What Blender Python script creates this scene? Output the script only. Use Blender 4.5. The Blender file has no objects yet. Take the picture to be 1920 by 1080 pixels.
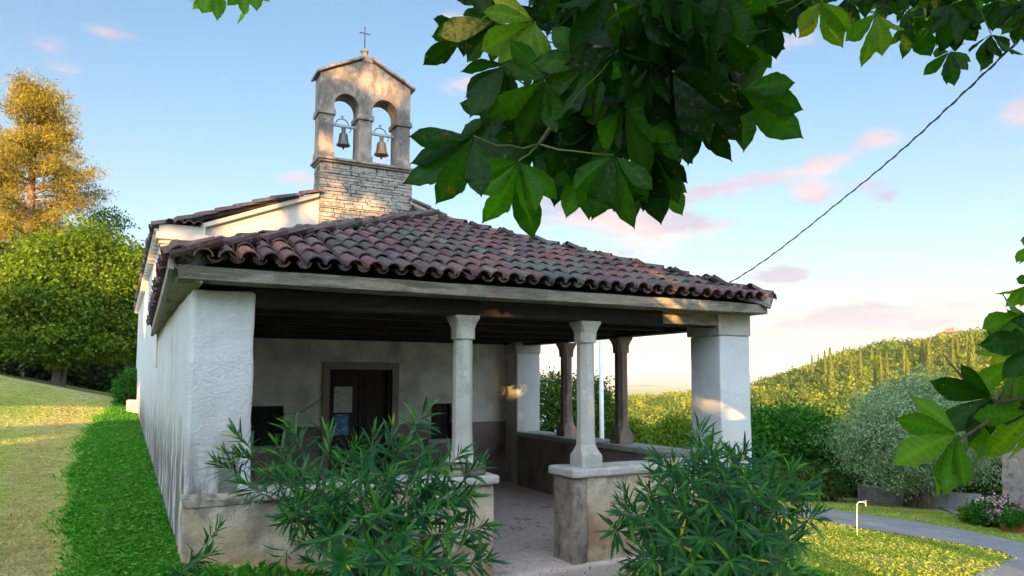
import bpy, bmesh, math, random
import numpy as np
from mathutils import Vector, Matrix, noise as mnoise
R=math.radians
sc=bpy.context.scene
C=sc.collection
random.seed(7); rng=np.random.default_rng(7)
# ------------------------------------------------------------ camera
CAM=Vector((-0.403,-6.4,1.716)); YAW=27.718; PIT=4.652; ROL=-0.075; F_PX=1350.1; PY=602.7
cd=bpy.data.cameras.new('camera'); co=bpy.data.objects.new('camera',cd); C.objects.link(co)
co.location=CAM; co.rotation_euler=(R(90+PIT),R(ROL),R(-YAW))
cd.sensor_width=36; cd.lens=F_PX/1920*36; cd.shift_y=(PY-540)/1920; cd.clip_start=.05; cd.clip_end=30000
sc.camera=co
# ------------------------------------------------------------ light
SUN_EL=7.0; SUN_AZ=29.0      # light travels towards azimuth SUN_AZ (from +Y to +X)
EXPOSURE=1.80; SKY=0.085
w=bpy.data.worlds.new('World'); sc.world=w; w.use_nodes=True
sd=bpy.data.lights.new('sun','SUN'); so=bpy.data.objects.new('sun',sd); C.objects.link(so)
sd.energy=5.0; sd.angle=R(.42); sd.color=(1.0,.57,.19)
D=Vector((math.sin(R(SUN_AZ))*math.cos(R(SUN_EL)),math.cos(R(SUN_AZ))*math.cos(R(SUN_EL)),-math.sin(R(SUN_EL))))
so.rotation_euler=D.to_track_quat('-Z','Y').to_euler(); so.location=(-10,-20,10)
sc.view_settings.view_transform='Standard'; sc.view_settings.look='None'
sc.view_settings.gamma=1; sc.view_settings.use_curve_mapping=False
sc.view_settings.exposure=EXPOSURE
sc.render.resolution_x=1024; sc.render.resolution_y=576
sc.render.engine='CYCLES'
sc.cycles.max_bounces=8; sc.cycles.transparent_max_bounces=4

def sky_nodes():
    nt=w.node_tree; N=nt.nodes; L=nt.links; N.clear()
    out=N.new('ShaderNodeOutputWorld'); bg=N.new('ShaderNodeBackground'); bg.inputs[1].default_value=SKY
    sk=N.new('ShaderNodeTexSky'); sk.sky_type='NISHITA'; sk.sun_disc=False
    sk.sun_elevation=R(SUN_EL); sk.sun_rotation=R(180+SUN_AZ)
    sk.air_density=1.0; sk.dust_density=.6; sk.ozone_density=1.6
    tc=N.new('ShaderNodeTexCoord')
    sep=N.new('ShaderNodeSeparateXYZ'); L.new(tc.outputs['Generated'],sep.inputs[0])
    def M(op,a,b=None,c=None,cl=False):
        n=N.new('ShaderNodeMath'); n.operation=op; n.use_clamp=cl
        for i,v in enumerate((a,b,c)):
            if v is None: continue
            if isinstance(v,(int,float)): n.inputs[i].default_value=v
            else: L.new(v,n.inputs[i])
        return n.outputs[0]
    def VM(op,a,b=None,s=None):
        n=N.new('ShaderNodeVectorMath'); n.operation=op
        for i,v in enumerate((a,b)):
            if v is None: continue
            if isinstance(v,(tuple,list)): n.inputs[i].default_value=v
            else: L.new(v,n.inputs[i])
        if s is not None: n.inputs['Scale'].default_value=s
        return n
    def SM(x,lo,hi):
        n=N.new('ShaderNodeMapRange'); n.interpolation_type='SMOOTHSTEP'; L.new(x,n.inputs[0])
        n.inputs[1].default_value=lo; n.inputs[2].default_value=hi; return n.outputs[0]
    z=M('MAXIMUM',sep.outputs[2],0.0)
    zz=M('ADD',z,.16)
    cx=M('DIVIDE',sep.outputs[0],zz); cy=M('DIVIDE',sep.outputs[1],zz)
    cmb=N.new('ShaderNodeCombineXYZ'); L.new(cx,cmb.inputs[0]); L.new(cy,cmb.inputs[1])
    def NZ(vec,scale,detail,rough=.55,dist=0):
        n=N.new('ShaderNodeTexNoise'); L.new(vec,n.inputs['Vector']); n.inputs['Scale'].default_value=scale
        n.inputs['Detail'].default_value=detail; n.inputs['Roughness'].default_value=rough; n.inputs['Distortion'].default_value=dist
        return n.outputs['Fac']
    n1=NZ(cmb.outputs[0],1.9,9,.6,.35); n2=NZ(cmb.outputs[0],.55,3)
    # cloud banks and single puffs, as directions in the sky with an angular size
    val=None
    for (az,el,wa,we,amt) in CLOUDS:
        d=(math.sin(R(az))*math.cos(R(el)),math.cos(R(az))*math.cos(R(el)),math.sin(R(el)))
        df=VM('SUBTRACT',tc.outputs['Generated'],d)
        # anisotropic: wider along the horizon
        t=Vector((math.cos(R(az)),-math.sin(R(az)),0)); u=Vector(d).cross(t).normalized()
        a=VM('DOT_PRODUCT',df.outputs[0],tuple(t/R(wa*.8))); b=VM('DOT_PRODUCT',df.outputs[0],tuple(u/R(we)))
        rr=M('ADD',M('MULTIPLY',a.outputs['Value'],a.outputs['Value']),M('MULTIPLY',b.outputs['Value'],b.outputs['Value']))
        e=M('MULTIPLY',M('EXPONENT',M('MULTIPLY',rr,-1.0)),amt)
        val=e if val is None else M('ADD',val,e)
    lowb=M('MULTIPLY',M('SUBTRACT',1.0,SM(z,.0,.34)),.05)
    st=VM('MULTIPLY',tc.outputs['Generated'],(1,1,2.6))
    fine=NZ(st.outputs[0],17,9,.66,.6)
    s=M('ADD',M('ADD',M('MULTIPLY',n1,.5),M('MULTIPLY',n2,.15)),M('ADD',M('MULTIPLY',val,M('ADD',M('MULTIPLY',fine,2.6),-.35)),lowb))
    cov=M('MULTIPLY',SM(s,.50,.84),.92)
    # unseen glow added on the sun side of the sky, filling the shaded fronts
    sdir=tuple(-D); g_=VM('DOT_PRODUCT',tc.outputs['Generated'],sdir).outputs['Value']
    gl=M('POWER',M('MAXIMUM',M('ADD',M('MULTIPLY',g_,.8),.2),0.0),2.0)
    gc=VM('SCALE',(FILL_GLOW_COL)); L.new(M('MULTIPLY',gl,FILL_GLOW),gc.inputs['Scale'])
    shade=NZ(cmb.outputs[0],2.6,5,.5,.2)
    cr=N.new('ShaderNodeValToRGB'); L.new(shade,cr.inputs[0])
    cr.color_ramp.elements[0].position=.40; cr.color_ramp.elements[0].color=CLOUD_DARK
    cr.color_ramp.elements[1].position=.62; cr.color_ramp.elements[1].color=CLOUD_LIGHT
    tint=N.new('ShaderNodeMix'); tint.data_type='RGBA'; tint.blend_type='MULTIPLY'; tint.inputs[0].default_value=1
    L.new(sk.outputs[0],tint.inputs['A']); tint.inputs['B'].default_value=SKY_TINT
    # pale evening band low over the horizon
    band=N.new('ShaderNodeMix'); band.data_type='RGBA'
    bf=M('MULTIPLY',M('EXPONENT',M('MULTIPLY',z,-7.0)),HORIZON_AMT)
    L.new(bf,band.inputs[0]); L.new(tint.outputs['Result'],band.inputs['A']); band.inputs['B'].default_value=HORIZON_COL
    mx=N.new('ShaderNodeMix'); mx.data_type='RGBA'; L.new(cov,mx.inputs[0])
    L.new(band.outputs['Result'],mx.inputs['A']); L.new(cr.outputs[0],mx.inputs['B'])
    ad=VM('ADD',mx.outputs['Result'],gc.outputs[0])
    L.new(ad.outputs[0],bg.inputs[0]); L.new(bg.outputs[0],out.inputs[0])
# azimuth, elevation, half width, half height (degrees), strength
CLOUDS=[(55.2, 16.9, 2.2, 1.0, 0.5), (50.6, 13.6, 2.0, 1.0, 0.5), (42.5, 14.4, 4.5, 0.7, 0.38), (47.3, 15.0, 4.5, 0.9, 0.42), (51.4, 15.7, 2.4, 0.8, 0.45), (37.5, 13.0, 7, 1.7, 0.46), (31.6, 13.8, 6, 1.7, 0.42), (40.6, 11.7, 6, 1.1, 0.44), (27.3, 21.3, 5, 3, 0.25), (54.9, 4.6, 9, 1.2, 0.60), (49.5, 3.2, 8, 1.1, 0.52), (58.1, 3.3, 8, 1.2, 0.56), (47.8, 8.0, 3.5, 0.8, 0.46), (54.6, 13.8, 2.6, 0.8, 0.4), (55.7, 12.8, 1.2, 0.6, 0.4), (48.9, 7.6, 2, 0.5, 0.38), (37.9, 9.7, 5, 1.0, 0.32), (33.6, 1.6, 12, 1.2, 0.48), (63.6, 17.3, 1.6, 1.0, 0.5), (63.3, 4.7, 3, 0.8, 0.4), (10.9, 15.2, 2.8, 0.7, 0.5), (-2.2, 23.4, 2.6, 0.6, 0.44), (-6.0, 21.8, 1.8, 0.7, 0.36), (-5.0, 20.5, 2, 0.8, 0.3), (4.8, 21.6, 2, 0.5, 0.3), (23.4, 22.8, 2, 0.8, 0.38), (22.5, 27.5, 2.5, 0.8, 0.4), (47.5, 23.6, 2, 0.8, 0.42), (50.3, 24.2, 3, 0.9, 0.3), (16.6, 17.0, 3, 0.7, 0.4)]
FILL_GLOW=17.0; FILL_GLOW_COL=(.85,.96,1.12)
CLOUD_DARK=(2.0,1.95,2.5,1); CLOUD_LIGHT=(3.6,2.75,2.65,1)
SKY_TINT=(.70,.96,1.10,1); HORIZON_COL=(3.2,2.65,2.35,1); HORIZON_AMT=.85
sky_nodes()
# ------------------------------------------------------------ helpers
def ray(x,y):
    a,b,r=R(YAW),R(PIT),R(ROL)
    F=Vector((math.sin(a)*math.cos(b),math.cos(a)*math.cos(b),math.sin(b)))
    X=Vector((math.cos(a),-math.sin(a),0)); U=X.cross(F)
    X2=math.cos(r)*X+math.sin(r)*U; U2=-math.sin(r)*X+math.cos(r)*U
    return (F+X2*(x-960)/F_PX+U2*(PY-y)/F_PX), F, X2, U2
_r0,FW,RT,UP=ray(960,540)
def look(x,y,depth):
    v,F,_,_=ray(x,y); return CAM+v*depth
def proj(p):
    v=Vector(p)-CAM; z=v.dot(FW)
    if z<.05: return None
    return 960+F_PX*v.dot(RT)/z, PY-F_PX*v.dot(UP)/z, z
def sstep(a,b,x):
    t=max(0,min(1,(x-a)/(b-a))); return t*t*(3-2*t)
HP=[(-20,-10),(20,-14),(28,-12),(38,-11),(42,-10.5),(46,-5),(49.5,1.5),(53.1,7.5),(56.5,10.5),(60,12.5),(63.5,15.5),(68,18),(80,24),(100,15)]
def hill_h(az):
    for (a,h),(b,k) in zip(HP,HP[1:]):
        if a<=az<=b: return h+(k-h)*(az-a)/(b-a)
    return -10
def ground(x,y):
    xl=max(0,-x)
    yy=max(-4,min(y,19))
    Lh=.25+.031*yy+.0122*min(xl,14)*max(0,yy)-.0*max(0,y-19)
    if y>19: Lh-=.012*min(y-19,40)*1.0
    Rh=-.30-.083*max(0,min(x,30)-5)-.05*max(0,min(y,30)+1)*sstep(4,8,x)
    h=Lh+(Rh-Lh)*sstep(.1,2.9,x)
    dx,dy=x-CAM.x,y-CAM.y; r=math.hypot(dx,dy)
    az=math.degrees(math.atan2(dx,dy))
    wv=sstep(8,22,az)*(1-sstep(100,130,az))
    if r>27 and wv>0:
        v=-.22*(min(r,110)-27)
        base=h+v
        H=hill_h(az)
        k=sstep(120,300,r)
        tgt=base+(H-base)*k
        if r>320: tgt=H-(H+40)*sstep(330,900,r)
        h=h+(tgt-h)*wv
    elif r>60:
        h=h-sstep(60,900,r)*40
    if r>60: h+=sstep(60,200,r)*2.5*(mnoise.noise(Vector((x*.02,y*.02,0))))
    return h
def on_ground(x,y,far=400):
    v,_,_,_=ray(x,y); t=2.0
    while t<far:
        p=CAM+v*t
        if p.z<ground(p.x,p.y): return Vector((p.x,p.y,ground(p.x,p.y)))
        t*=1.004
    return p
def tag(o,label=None,cat=None,group=None,kind=None):
    if label: o['label']=label
    if cat: o['category']=cat
    if group: o['group']=group
    if kind: o['kind']=kind
    return o
def thing(name,label,cat,loc=(0,0,0),rz=0,group=None):
    o=bpy.data.objects.new(name,None); C.objects.link(o); o.location=loc; o.rotation_euler=(0,0,rz); o.empty_display_size=.1
    return tag(o,label,cat,group)
def wloc(o):
    v=Vector((0,0,0))
    while o: v+=Vector(o.location); o=o.parent
    return v
def link_mesh(me,name,mat,parent,loc=None,smooth=False):
    o=bpy.data.objects.new(name,me); C.objects.link(o)
    if mat is not None:
        for m in (mat if isinstance(mat,(list,tuple)) else [mat]): me.materials.append(m)
    if parent: o.parent=parent
    if smooth: me.polygons.foreach_set('use_smooth',[True]*len(me.polygons))
    me.update(); return o
class MB:
    def __init__(s): s.v=[]; s.f=[]; s.a=[]; s.m=[]; s.cur=0.5; s.mi=0
    def add(s,vs,fs):
        b=len(s.v); s.v+= [tuple(v) for v in vs]; s.a+=[s.cur]*len(vs)
        for f in fs: s.f.append(tuple(b+i for i in f)); s.m.append(s.mi)
    def box(s,x0,x1,y0,y1,z0,z1,j=0):
        vs=[(x,y,z) for x in (x0,x1) for y in (y0,y1) for z in (z0,z1)]
        if j: vs=[(x+random.uniform(-j,j),y+random.uniform(-j,j),z+random.uniform(-j,j)) for x,y,z in vs]
        s.add(vs,[(0,1,3,2),(4,6,7,5),(0,4,5,1),(2,3,7,6),(0,2,6,4),(1,5,7,3)])
    def obox(s,c,dx,dy,dz,M=None):
        vs=[Vector((x*dx/2,y*dy/2,z*dz/2)) for x in (-1,1) for y in (-1,1) for z in (-1,1)]
        if M: vs=[M@v for v in vs]
        s.add([v+Vector(c) for v in vs],[(0,1,3,2),(4,6,7,5),(0,4,5,1),(2,3,7,6),(0,2,6,4),(1,5,7,3)])
    def prism(s,poly,y0,y1,axis='y'):
        n=len(poly)
        f=(lambda a,b,t:(a,t,b)) if axis=='y' else ((lambda a,b,t:(t,a,b)) if axis=='x' else (lambda a,b,t:(a,b,t)))
        vs=[f(a,b,y0) for a,b in poly]+[f(a,b,y1) for a,b in poly]
        s.add(vs,[tuple(range(n)),tuple(range(2*n-1,n-1,-1))]+[(i,n+i,n+(i+1)%n,(i+1)%n) for i in range(n)])
    def tube(s,pts,rad,n=6,cap=True):
        pts=[Vector(p) for p in pts]; 
        if not isinstance(rad,(list,tuple)): rad=[rad]*len(pts)
        vs=[];up=Vector((.13,.27,.95))
        for i,p in enumerate(pts):
            t=(pts[min(i+1,len(pts)-1)]-pts[max(i-1,0)])
            t=t.normalized() if t.length>1e-9 else Vector((0,0,1))
            a=t.cross(up); 
            if a.length<.05: a=t.cross(Vector((1,0,0)))
            a.normalize(); b=t.cross(a)
            for k in range(n):
                an=2*math.pi*k/n; vs.append(p+(a*math.cos(an)+b*math.sin(an))*rad[i])
        fs=[(i*n+k,i*n+(k+1)%n,(i+1)*n+(k+1)%n,(i+1)*n+k) for i in range(len(pts)-1) for k in range(n)]
        if cap: fs+=[tuple(range(n-1,-1,-1)),tuple((len(pts)-1)*n+k for k in range(n))]
        s.add(vs,fs)
    def rings(s,rings,cap=True):
        n=len(rings[0]); vs=[v for r in rings for v in r]
        fs=[(i*n+k,i*n+(k+1)%n,(i+1)*n+(k+1)%n,(i+1)*n+k) for i in range(len(rings)-1) for k in range(n)]
        if cap: fs+=[tuple(range(n-1,-1,-1)),tuple((len(rings)-1)*n+k for k in range(n))]
        s.add(vs,fs)
    def lathe(s,c,prof,n=20):
        c=Vector(c)
        s.rings([[c+Vector((r*math.cos(2*math.pi*k/n),r*math.sin(2*math.pi*k/n),z)) for k in range(n)] for r,z in prof])
    def build(s,name,mat,parent=None,smooth=False,bevel=0,loc=None):
        off=wloc(parent) if parent else Vector(loc or (0,0,0))
        me=bpy.data.meshes.new(name)
        me.from_pydata([(x-off.x,y-off.y,z-off.z) for x,y,z in s.v],[],s.f)
        at=me.attributes.new('rnd','FLOAT','POINT'); at.data.foreach_set('value',s.a)
        o=link_mesh(me,name,mat,parent,smooth=smooth)
        if any(s.m): me.polygons.foreach_set('material_index',s.m)
        if not parent and loc is not None: o.location=loc
        bm=bmesh.new(); bm.from_mesh(me); bmesh.ops.recalc_face_normals(bm,faces=bm.faces); bm.to_mesh(me); bm.free()
        if bevel:
            b=o.modifiers.new('bevel','BEVEL'); b.width=bevel; b.segments=2; b.limit_method='ANGLE'; b.angle_limit=R(40); b.harden_normals=False
        return o
_tex={}
def rough(o,amp=.01,size=.25,levels=4,seg=.0):
    m=o.modifiers.new('sub','SUBSURF'); m.subdivision_type='SIMPLE'; m.levels=levels; m.render_levels=levels
    if size not in _tex:
        t=bpy.data.textures.new('clouds','CLOUDS'); t.noise_scale=size; t.noise_depth=3; _tex[size]=t
    d=o.modifiers.new('disp','DISPLACE'); d.texture=_tex[size]; d.strength=amp; d.mid_level=.5; d.texture_coords='GLOBAL'
def np_mesh(name,V,Fq,rnd,mat,parent=None,smooth=False,off=None):
    """V (n,3) array, Fq (m,k) array of indices"""
    off=np.array(off if off is not None else (wloc(parent) if parent else (0,0,0)),float)
    me=bpy.data.meshes.new(name); V=np.asarray(V,float)-off; m,k=Fq.shape
    me.vertices.add(len(V)); me.vertices.foreach_set('co',V.astype(np.float32).ravel())
    me.loops.add(m*k); me.loops.foreach_set('vertex_index',Fq.astype(np.int32).ravel())
    me.polygons.add(m); me.polygons.foreach_set('loop_start',np.arange(0,m*k,k,dtype=np.int32))

    me.update(calc_edges=True)
    at=me.attributes.new('rnd','FLOAT','POINT'); at.data.foreach_set('value',np.asarray(rnd,np.float32))
    return link_mesh(me,name,mat,parent,smooth=smooth)
def norm(a): return a/np.maximum(np.linalg.norm(a,axis=-1,keepdims=True),1e-9)
def leaf_arrays(P,Dr,Nn,Ln,Wd,prof,bend=0.0,fold=.25):
    """blades at P pointing along Dr with face normal Nn; prof: [(t,halfwidth)], returns V,F,count per leaf"""
    P=np.asarray(P);n=len(P); Dr=norm(Dr); S=norm(np.cross(Dr,Nn)); Nn=norm(np.cross(S,Dr))
    Ln=np.broadcast_to(Ln,(n,))[:,None]; Wd=np.broadcast_to(Wd,(n,))[:,None]; bd=np.broadcast_to(bend,(n,))[:,None]
    rows=[]
    for t,hw in prof:
        c=P+Dr*Ln*t-Nn*Ln*bd*t*t
        if hw==0: rows+= [c]
        else: rows+=[c-S*Wd*hw+Nn*Wd*hw*fold,c,c+S*Wd*hw+Nn*Wd*hw*fold]
    V=np.stack(rows,1); k=V.shape[1]
    # faces
    F=[];i=0;prev=None
    for t,hw in prof:
        cur=(i,) if hw==0 else (i,i+1,i+2); i+=len(cur)
        if prev is not None:
            if len(prev)==1 and len(cur)==3: F+=[(prev[0],cur[0],cur[1]),(prev[0],cur[1],cur[2])]
            elif len(prev)==3 and len(cur)==1: F+=[(prev[0],cur[0],prev[1]),(prev[1],cur[0],prev[2])]
            else: F+=[(prev[0],cur[0],cur[1]),(prev[0],cur[1],prev[1]),(prev[1],cur[1],cur[2]),(prev[1],cur[2],prev[2])]
        prev=cur
    F=np.array(F)
    FF=(F[None]+(np.arange(n)*k)[:,None,None]).reshape(-1,3)
    return V.reshape(-1,3),FF,k
def quad_leaves(P,Dr,Nn,Ln,Wd):
    """single diamond-shaped leaf faces"""
    P=np.asarray(P);n=len(P);Dr=norm(Dr);S=norm(np.cross(Dr,Nn))
    Ln=np.broadcast_to(Ln,(n,))[:,None]; Wd=np.broadcast_to(Wd,(n,))[:,None]
    V=np.stack([P,P+Dr*Ln*.55-S*Wd*.5,P+Dr*Ln,P+Dr*Ln*.45+S*Wd*.5],1)
    F=np.arange(n*4).reshape(n,4)
    return V.reshape(-1,3),F,4
def rdir(n): return norm(rng.normal(size=(n,3)))
# ------------------------------------------------------------ materials
def newmat(name):
    m=bpy.data.materials.new(name); m.use_nodes=True; nt=m.node_tree; nt.nodes.clear()
    out=nt.nodes.new('ShaderNodeOutputMaterial'); return m,nt,out
class NT:
    def __init__(s,nt): s.nt=nt; s.tc=nt.nodes.new('ShaderNodeTexCoord')
    def n(s,t,**k):
        n=s.nt.nodes.new(t)
        for a,b in k.items(): setattr(n,a,b)
        return n
    def lk(s,a,b): s.nt.links.new(a,b)
    def noise(s,scale=(1,1,1),detail=6,rgh=.55,dist=0,coord='Object'):
        mp=s.n('ShaderNodeMapping'); s.lk(s.tc.outputs[coord],mp.inputs[0]); mp.inputs['Scale'].default_value=scale if isinstance(scale,(tuple,list)) else (scale,)*3
        mp.inputs['Location'].default_value=(random.random()*20,random.random()*20,random.random()*20)
        t=s.n('ShaderNodeTexNoise'); s.lk(mp.outputs[0],t.inputs['Vector']); t.inputs['Scale'].default_value=1
        t.inputs['Detail'].default_value=detail; t.inputs['Roughness'].default_value=rgh; t.inputs['Distortion'].default_value=dist
        return t.outputs['Fac']
    def ms(s,x,lo,hi,smooth=True,o0=0,o1=1):
        r=s.n('ShaderNodeMapRange'); r.interpolation_type='SMOOTHSTEP' if smooth else 'LINEAR'
        s.lk(x,r.inputs[0]); r.inputs[1].default_value=lo; r.inputs[2].default_value=hi; r.inputs[3].default_value=o0; r.inputs[4].default_value=o1
        return r.outputs[0]
    def math(s,op,a,b=None):
        n=s.n('ShaderNodeMath',operation=op)
        for i,v in enumerate((a,b)):
            if v is None: continue
            if isinstance(v,(int,float)): n.inputs[i].default_value=v
            else: s.lk(v,n.inputs[i])
        return n.outputs[0]
    def mix(s,f,a,b,blend='MIX'):
        n=s.n('ShaderNodeMix',data_type='RGBA',blend_type=blend)
        if isinstance(f,(int,float)): n.inputs[0].default_value=f
        else: s.lk(f,n.inputs[0])
        for k,v in (('A',a),('B',b)):
            if isinstance(v,tuple): n.inputs[k].default_value=(v+(1,))[:4]
            else: s.lk(v,n.inputs[k])
        return n.outputs['Result']
    def ramp(s,x,stops):
        n=s.n('ShaderNodeValToRGB'); s.lk(x,n.inputs[0]); e=n.color_ramp.elements
        while len(e)<len(stops): e.new(.5)
        for i,(p,c) in enumerate(stops): e[i].position=p; e[i].color=tuple(c)+(1,)
        return n.outputs[0]
    def axis(s,ax='Z',coord='Object'):
        n=s.n('ShaderNodeSeparateXYZ'); s.lk(s.tc.outputs[coord],n.inputs[0]); return n.outputs['XYZ'.index(ax)]
    def attr(s,name='rnd'):
        n=s.n('ShaderNodeAttribute'); n.attribute_name=name; return n.outputs['Fac']
    def bump(s,h,strength,dist=.02,nrm=None):
        b=s.n('ShaderNodeBump'); b.inputs['Strength'].default_value=strength; b.inputs['Distance'].default_value=dist
        s.lk(h,b.inputs['Height']); 
        if nrm: s.lk(nrm,b.inputs['Normal'])
        return b.outputs[0]
    def principled(s,col,rgh=.85,nrm=None,metal=0,spec=.3):
        p=s.n('ShaderNodeBsdfPrincipled')
        if isinstance(col,tuple): p.inputs['Base Color'].default_value=(col+(1,))[:4]
        else: s.lk(col,p.inputs['Base Color'])
        if isinstance(rgh,(int,float)): p.inputs['Roughness'].default_value=rgh
        else: s.lk(rgh,p.inputs['Roughness'])
        p.inputs['Metallic'].default_value=metal; p.inputs['Specular IOR Level'].default_value=spec
        if nrm: s.lk(nrm,p.inputs['Normal'])
        return p.outputs[0]
def layered(name,base,layers=(),bump=((40,.3),),rgh=.9,spec=.25,var=.12):
    """base colour plus stains: each layer (colour, noise scale xyz, lo, hi, amount[, (zlo,zhi)])"""
    m,nt,out=newmat(name); g=NT(nt)
    v=g.noise(1.7,5); col=g.mix(v,tuple(c*(1-var) for c in base),tuple(min(1,c*(1+var)) for c in base))
    for l in layers:
        c,s,lo,hi,amt=l[:5]
        k=g.ms(g.noise(s,8,.6),lo,hi)
        if len(l)>5:
            z=g.math('ADD',g.axis('Z'),g.math('MULTIPLY',g.math('SUBTRACT',g.noise(3,5),.5),l[6] if len(l)>6 else .3))
            lo_,hi_=l[5]; zm=g.ms(z,lo_,hi_) if lo_<hi_ else g.math('SUBTRACT',1.0,g.ms(z,hi_,lo_)); k=g.math('MULTIPLY',k,zm)
        col=g.mix(g.math('MULTIPLY',k,amt),col,c)
    nrm=None
    for sc_,st in bump: nrm=g.bump(g.noise(sc_,6,.6),st,.02 if sc_<60 else .006,nrm)
    nt.links.new(g.principled(col,rgh,nrm,0,spec),out.inputs[0]); return m
def leafmat(name,stops,trans=.35,rgh=.55,tcol=None,spec=.18,vein=False):
    m,nt,out=newmat(name); g=NT(nt)
    col=g.ramp(g.attr(),stops)
    col=g.mix(g.math('MULTIPLY',g.noise(9,4),.5),col,g.mix(1.0,col,(.55,.6,.5),'MULTIPLY'))
    p=g.principled(col,rgh,None,0,spec)
    t=g.n('ShaderNodeBsdfTranslucent'); g.lk(g.mix(1.0,col,tcol or (1.5,1.7,.5),'MULTIPLY'),t.inputs[0])
    mx=g.n('ShaderNodeMixShader'); mx.inputs[0].default_value=trans
    g.lk(p,mx.inputs[1]); g.lk(t.outputs[0],mx.inputs[2]); nt.links.new(mx.outputs[0],out.inputs[0]); return m
# ------------------------------------------------------------ building materials
PLASTER=layered('white lime plaster',(.56,.57,.58),[
  ((.30,.31,.29),(5,5,.35),.55,.78,.35),
  ((.33,.30,.26),(3,3,3),.58,.75,.28),
  ((.20,.19,.17),(4,4,2),.30,.62,.62,(1.0,.35),.5),
  ((.45,.40,.33),(2,2,2),.35,.65,.35,(1.4,.6),.5),
  ((.16,.17,.13),(7,7,7),.35,.6,.35,(2.2,2.5),.25)],bump=((55,.55),(14,.5),(3,.25)))
SIDEPLASTER=layered('weather stained lime plaster',(.57,.58,.59),[
  ((.36,.37,.36),(6,6,.3),.52,.72,.32),((.36,.30,.26),(3,1.2,.8),.55,.72,.4),
  ((.42,.38,.33),(3,3,1),.35,.6,.55,(2.1,1.0),.9),((.13,.115,.10),(6,6,.9),.38,.52,.92,(1.5,.75),1.1)],bump=((45,.6),(12,.6),(2.5,.35)))
PLINTH=layered('stained beige plaster',(.52,.41,.28),[
  ((.66,.59,.48),(2.2,2.2,2.2),.48,.62,.6),
  ((.24,.20,.16),(3.1,3.1,2.0),.47,.64,.7),
  ((.09,.08,.07),(48,48,48),.58,.68,.6),((.20,.175,.15),(1.3,1.3,2.4),.52,.66,.55),
  ((.17,.16,.13),(6,6,6),.42,.62,.8,(.50,.74),.12),
  ((.34,.17,.085),(2.5,2.5,3),.34,.58,.8,(.5,.0),.5),
  ((.12,.14,.06),(9,9,9),.5,.68,.7,(.1,-.15),.3)],bump=((70,.7),(16,.6),(4,.4)))
STONE=layered('pale limestone',(.44,.42,.375),[
  ((.30,.28,.24),(4,4,4),.48,.68,.55),((.13,.125,.11),(52,52,52),.58,.7,.6),((.20,.19,.165),(2,2,3),.52,.7,.45),((.62,.60,.55),(6,6,6),.55,.7,.5)],bump=((60,.6),(13,.5)))
BANDM=layered('mossy plaster band',(.30,.26,.20),[((.10,.095,.075),(12,12,12),.42,.62,.8),((.46,.40,.31),(4,4,4),.5,.66,.6)],bump=((60,.7),(14,.6)))
BSTONE=layered('brown stained limestone',(.27,.20,.165),[((.10,.07,.06),(5,5,2),.45,.66,.6),((.45,.40,.35),(6,6,6),.52,.7,.5)],bump=((60,.6),(13,.5)))
OLDSTONE=layered('lichen covered limestone',(.31,.25,.205),[
  ((.11,.095,.085),(2.2,2.2,1.6),.44,.64,.8),((.09,.08,.075),(9,9,5),.48,.64,.65),((.10,.09,.08),(45,45,45),.56,.68,.5),((.46,.41,.35),(5,5,5),.55,.68,.5),((.36,.26,.19),(3,3,3),.55,.7,.4)],bump=((50,.7),(12,.7)))
RUBBLE=layered('grey coursed masonry',(.30,.265,.225),[
  ((.15,.14,.13),(2.4,2.4,3),.45,.63,.75),((.07,.065,.06),(11,11,22),.50,.62,.7),((.46,.42,.36),(7,7,7),.5,.66,.5)],bump=((60,.8),(20,.8)))
FACADE=layered('shaded facade plaster',(.74,.72,.66),[
  ((.20,.21,.19),(1.6,1.6,2),.45,.7,.5),((.58,.56,.52),(4,4,1.5),.5,.7,.4),((.16,.16,.15),(3,3,.8),.55,.7,.4,(1.6,2.3),.5)],bump=((40,.4),(9,.3)))
UPPER=layered('warm white plaster of the gable',(.50,.45,.39),[((.42,.40,.36),(3,3,1),.5,.72,.35),((.5,.42,.33),(6,6,6),.58,.7,.3)],bump=((45,.4),(9,.3)))
BROWN=layered('brown painted dado',(.25,.20,.18),[((.33,.29,.25),(4,4,3),.5,.7,.6),((.05,.042,.038),(2,2,2),.5,.7,.5)],bump=((40,.4),(9,.3)))
FLOOR=layered('worn screed floor',(.56,.45,.40),[((.66,.58,.52),(7,7,7),.5,.66,.6),((.12,.10,.09),(3,3,3),.55,.7,.6),((.08,.07,.06),(26,26,26),.58,.66,.8)],bump=((80,.8),(20,.4)))
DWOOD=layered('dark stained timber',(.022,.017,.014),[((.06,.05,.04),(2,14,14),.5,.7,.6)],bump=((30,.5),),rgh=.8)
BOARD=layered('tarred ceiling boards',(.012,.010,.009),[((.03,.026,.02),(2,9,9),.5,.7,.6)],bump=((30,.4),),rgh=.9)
OLDWOOD=layered('weathered grey timber',(.25,.22,.175),[((.085,.075,.06),(2,12,18),.44,.64,.8),((.12,.10,.08),(1.1,2,2),.5,.64,.7),((.09,.085,.05),(3,3,6),.5,.7,.6),((.42,.38,.32),(5,20,30),.55,.7,.4)],bump=((40,.8),(9,.5)))
OLDWOODY=layered('weathered eave boards',(.30,.275,.225),[((.10,.09,.075),(12,2,12),.48,.68,.7)],bump=((40,.8),(9,.5)))
DOORM=layered('dark brown door paint',(.020,.012,.009),[((.035,.02,.015),(9,9,1),.5,.7,.6)],bump=((30,.3),),rgh=.5)
BLACKM=layered('black painted shutter',(.008,.008,.009),[((.02,.02,.02),(5,5,5),.5,.7,.5)],bump=((30,.2),),rgh=.55)
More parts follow.
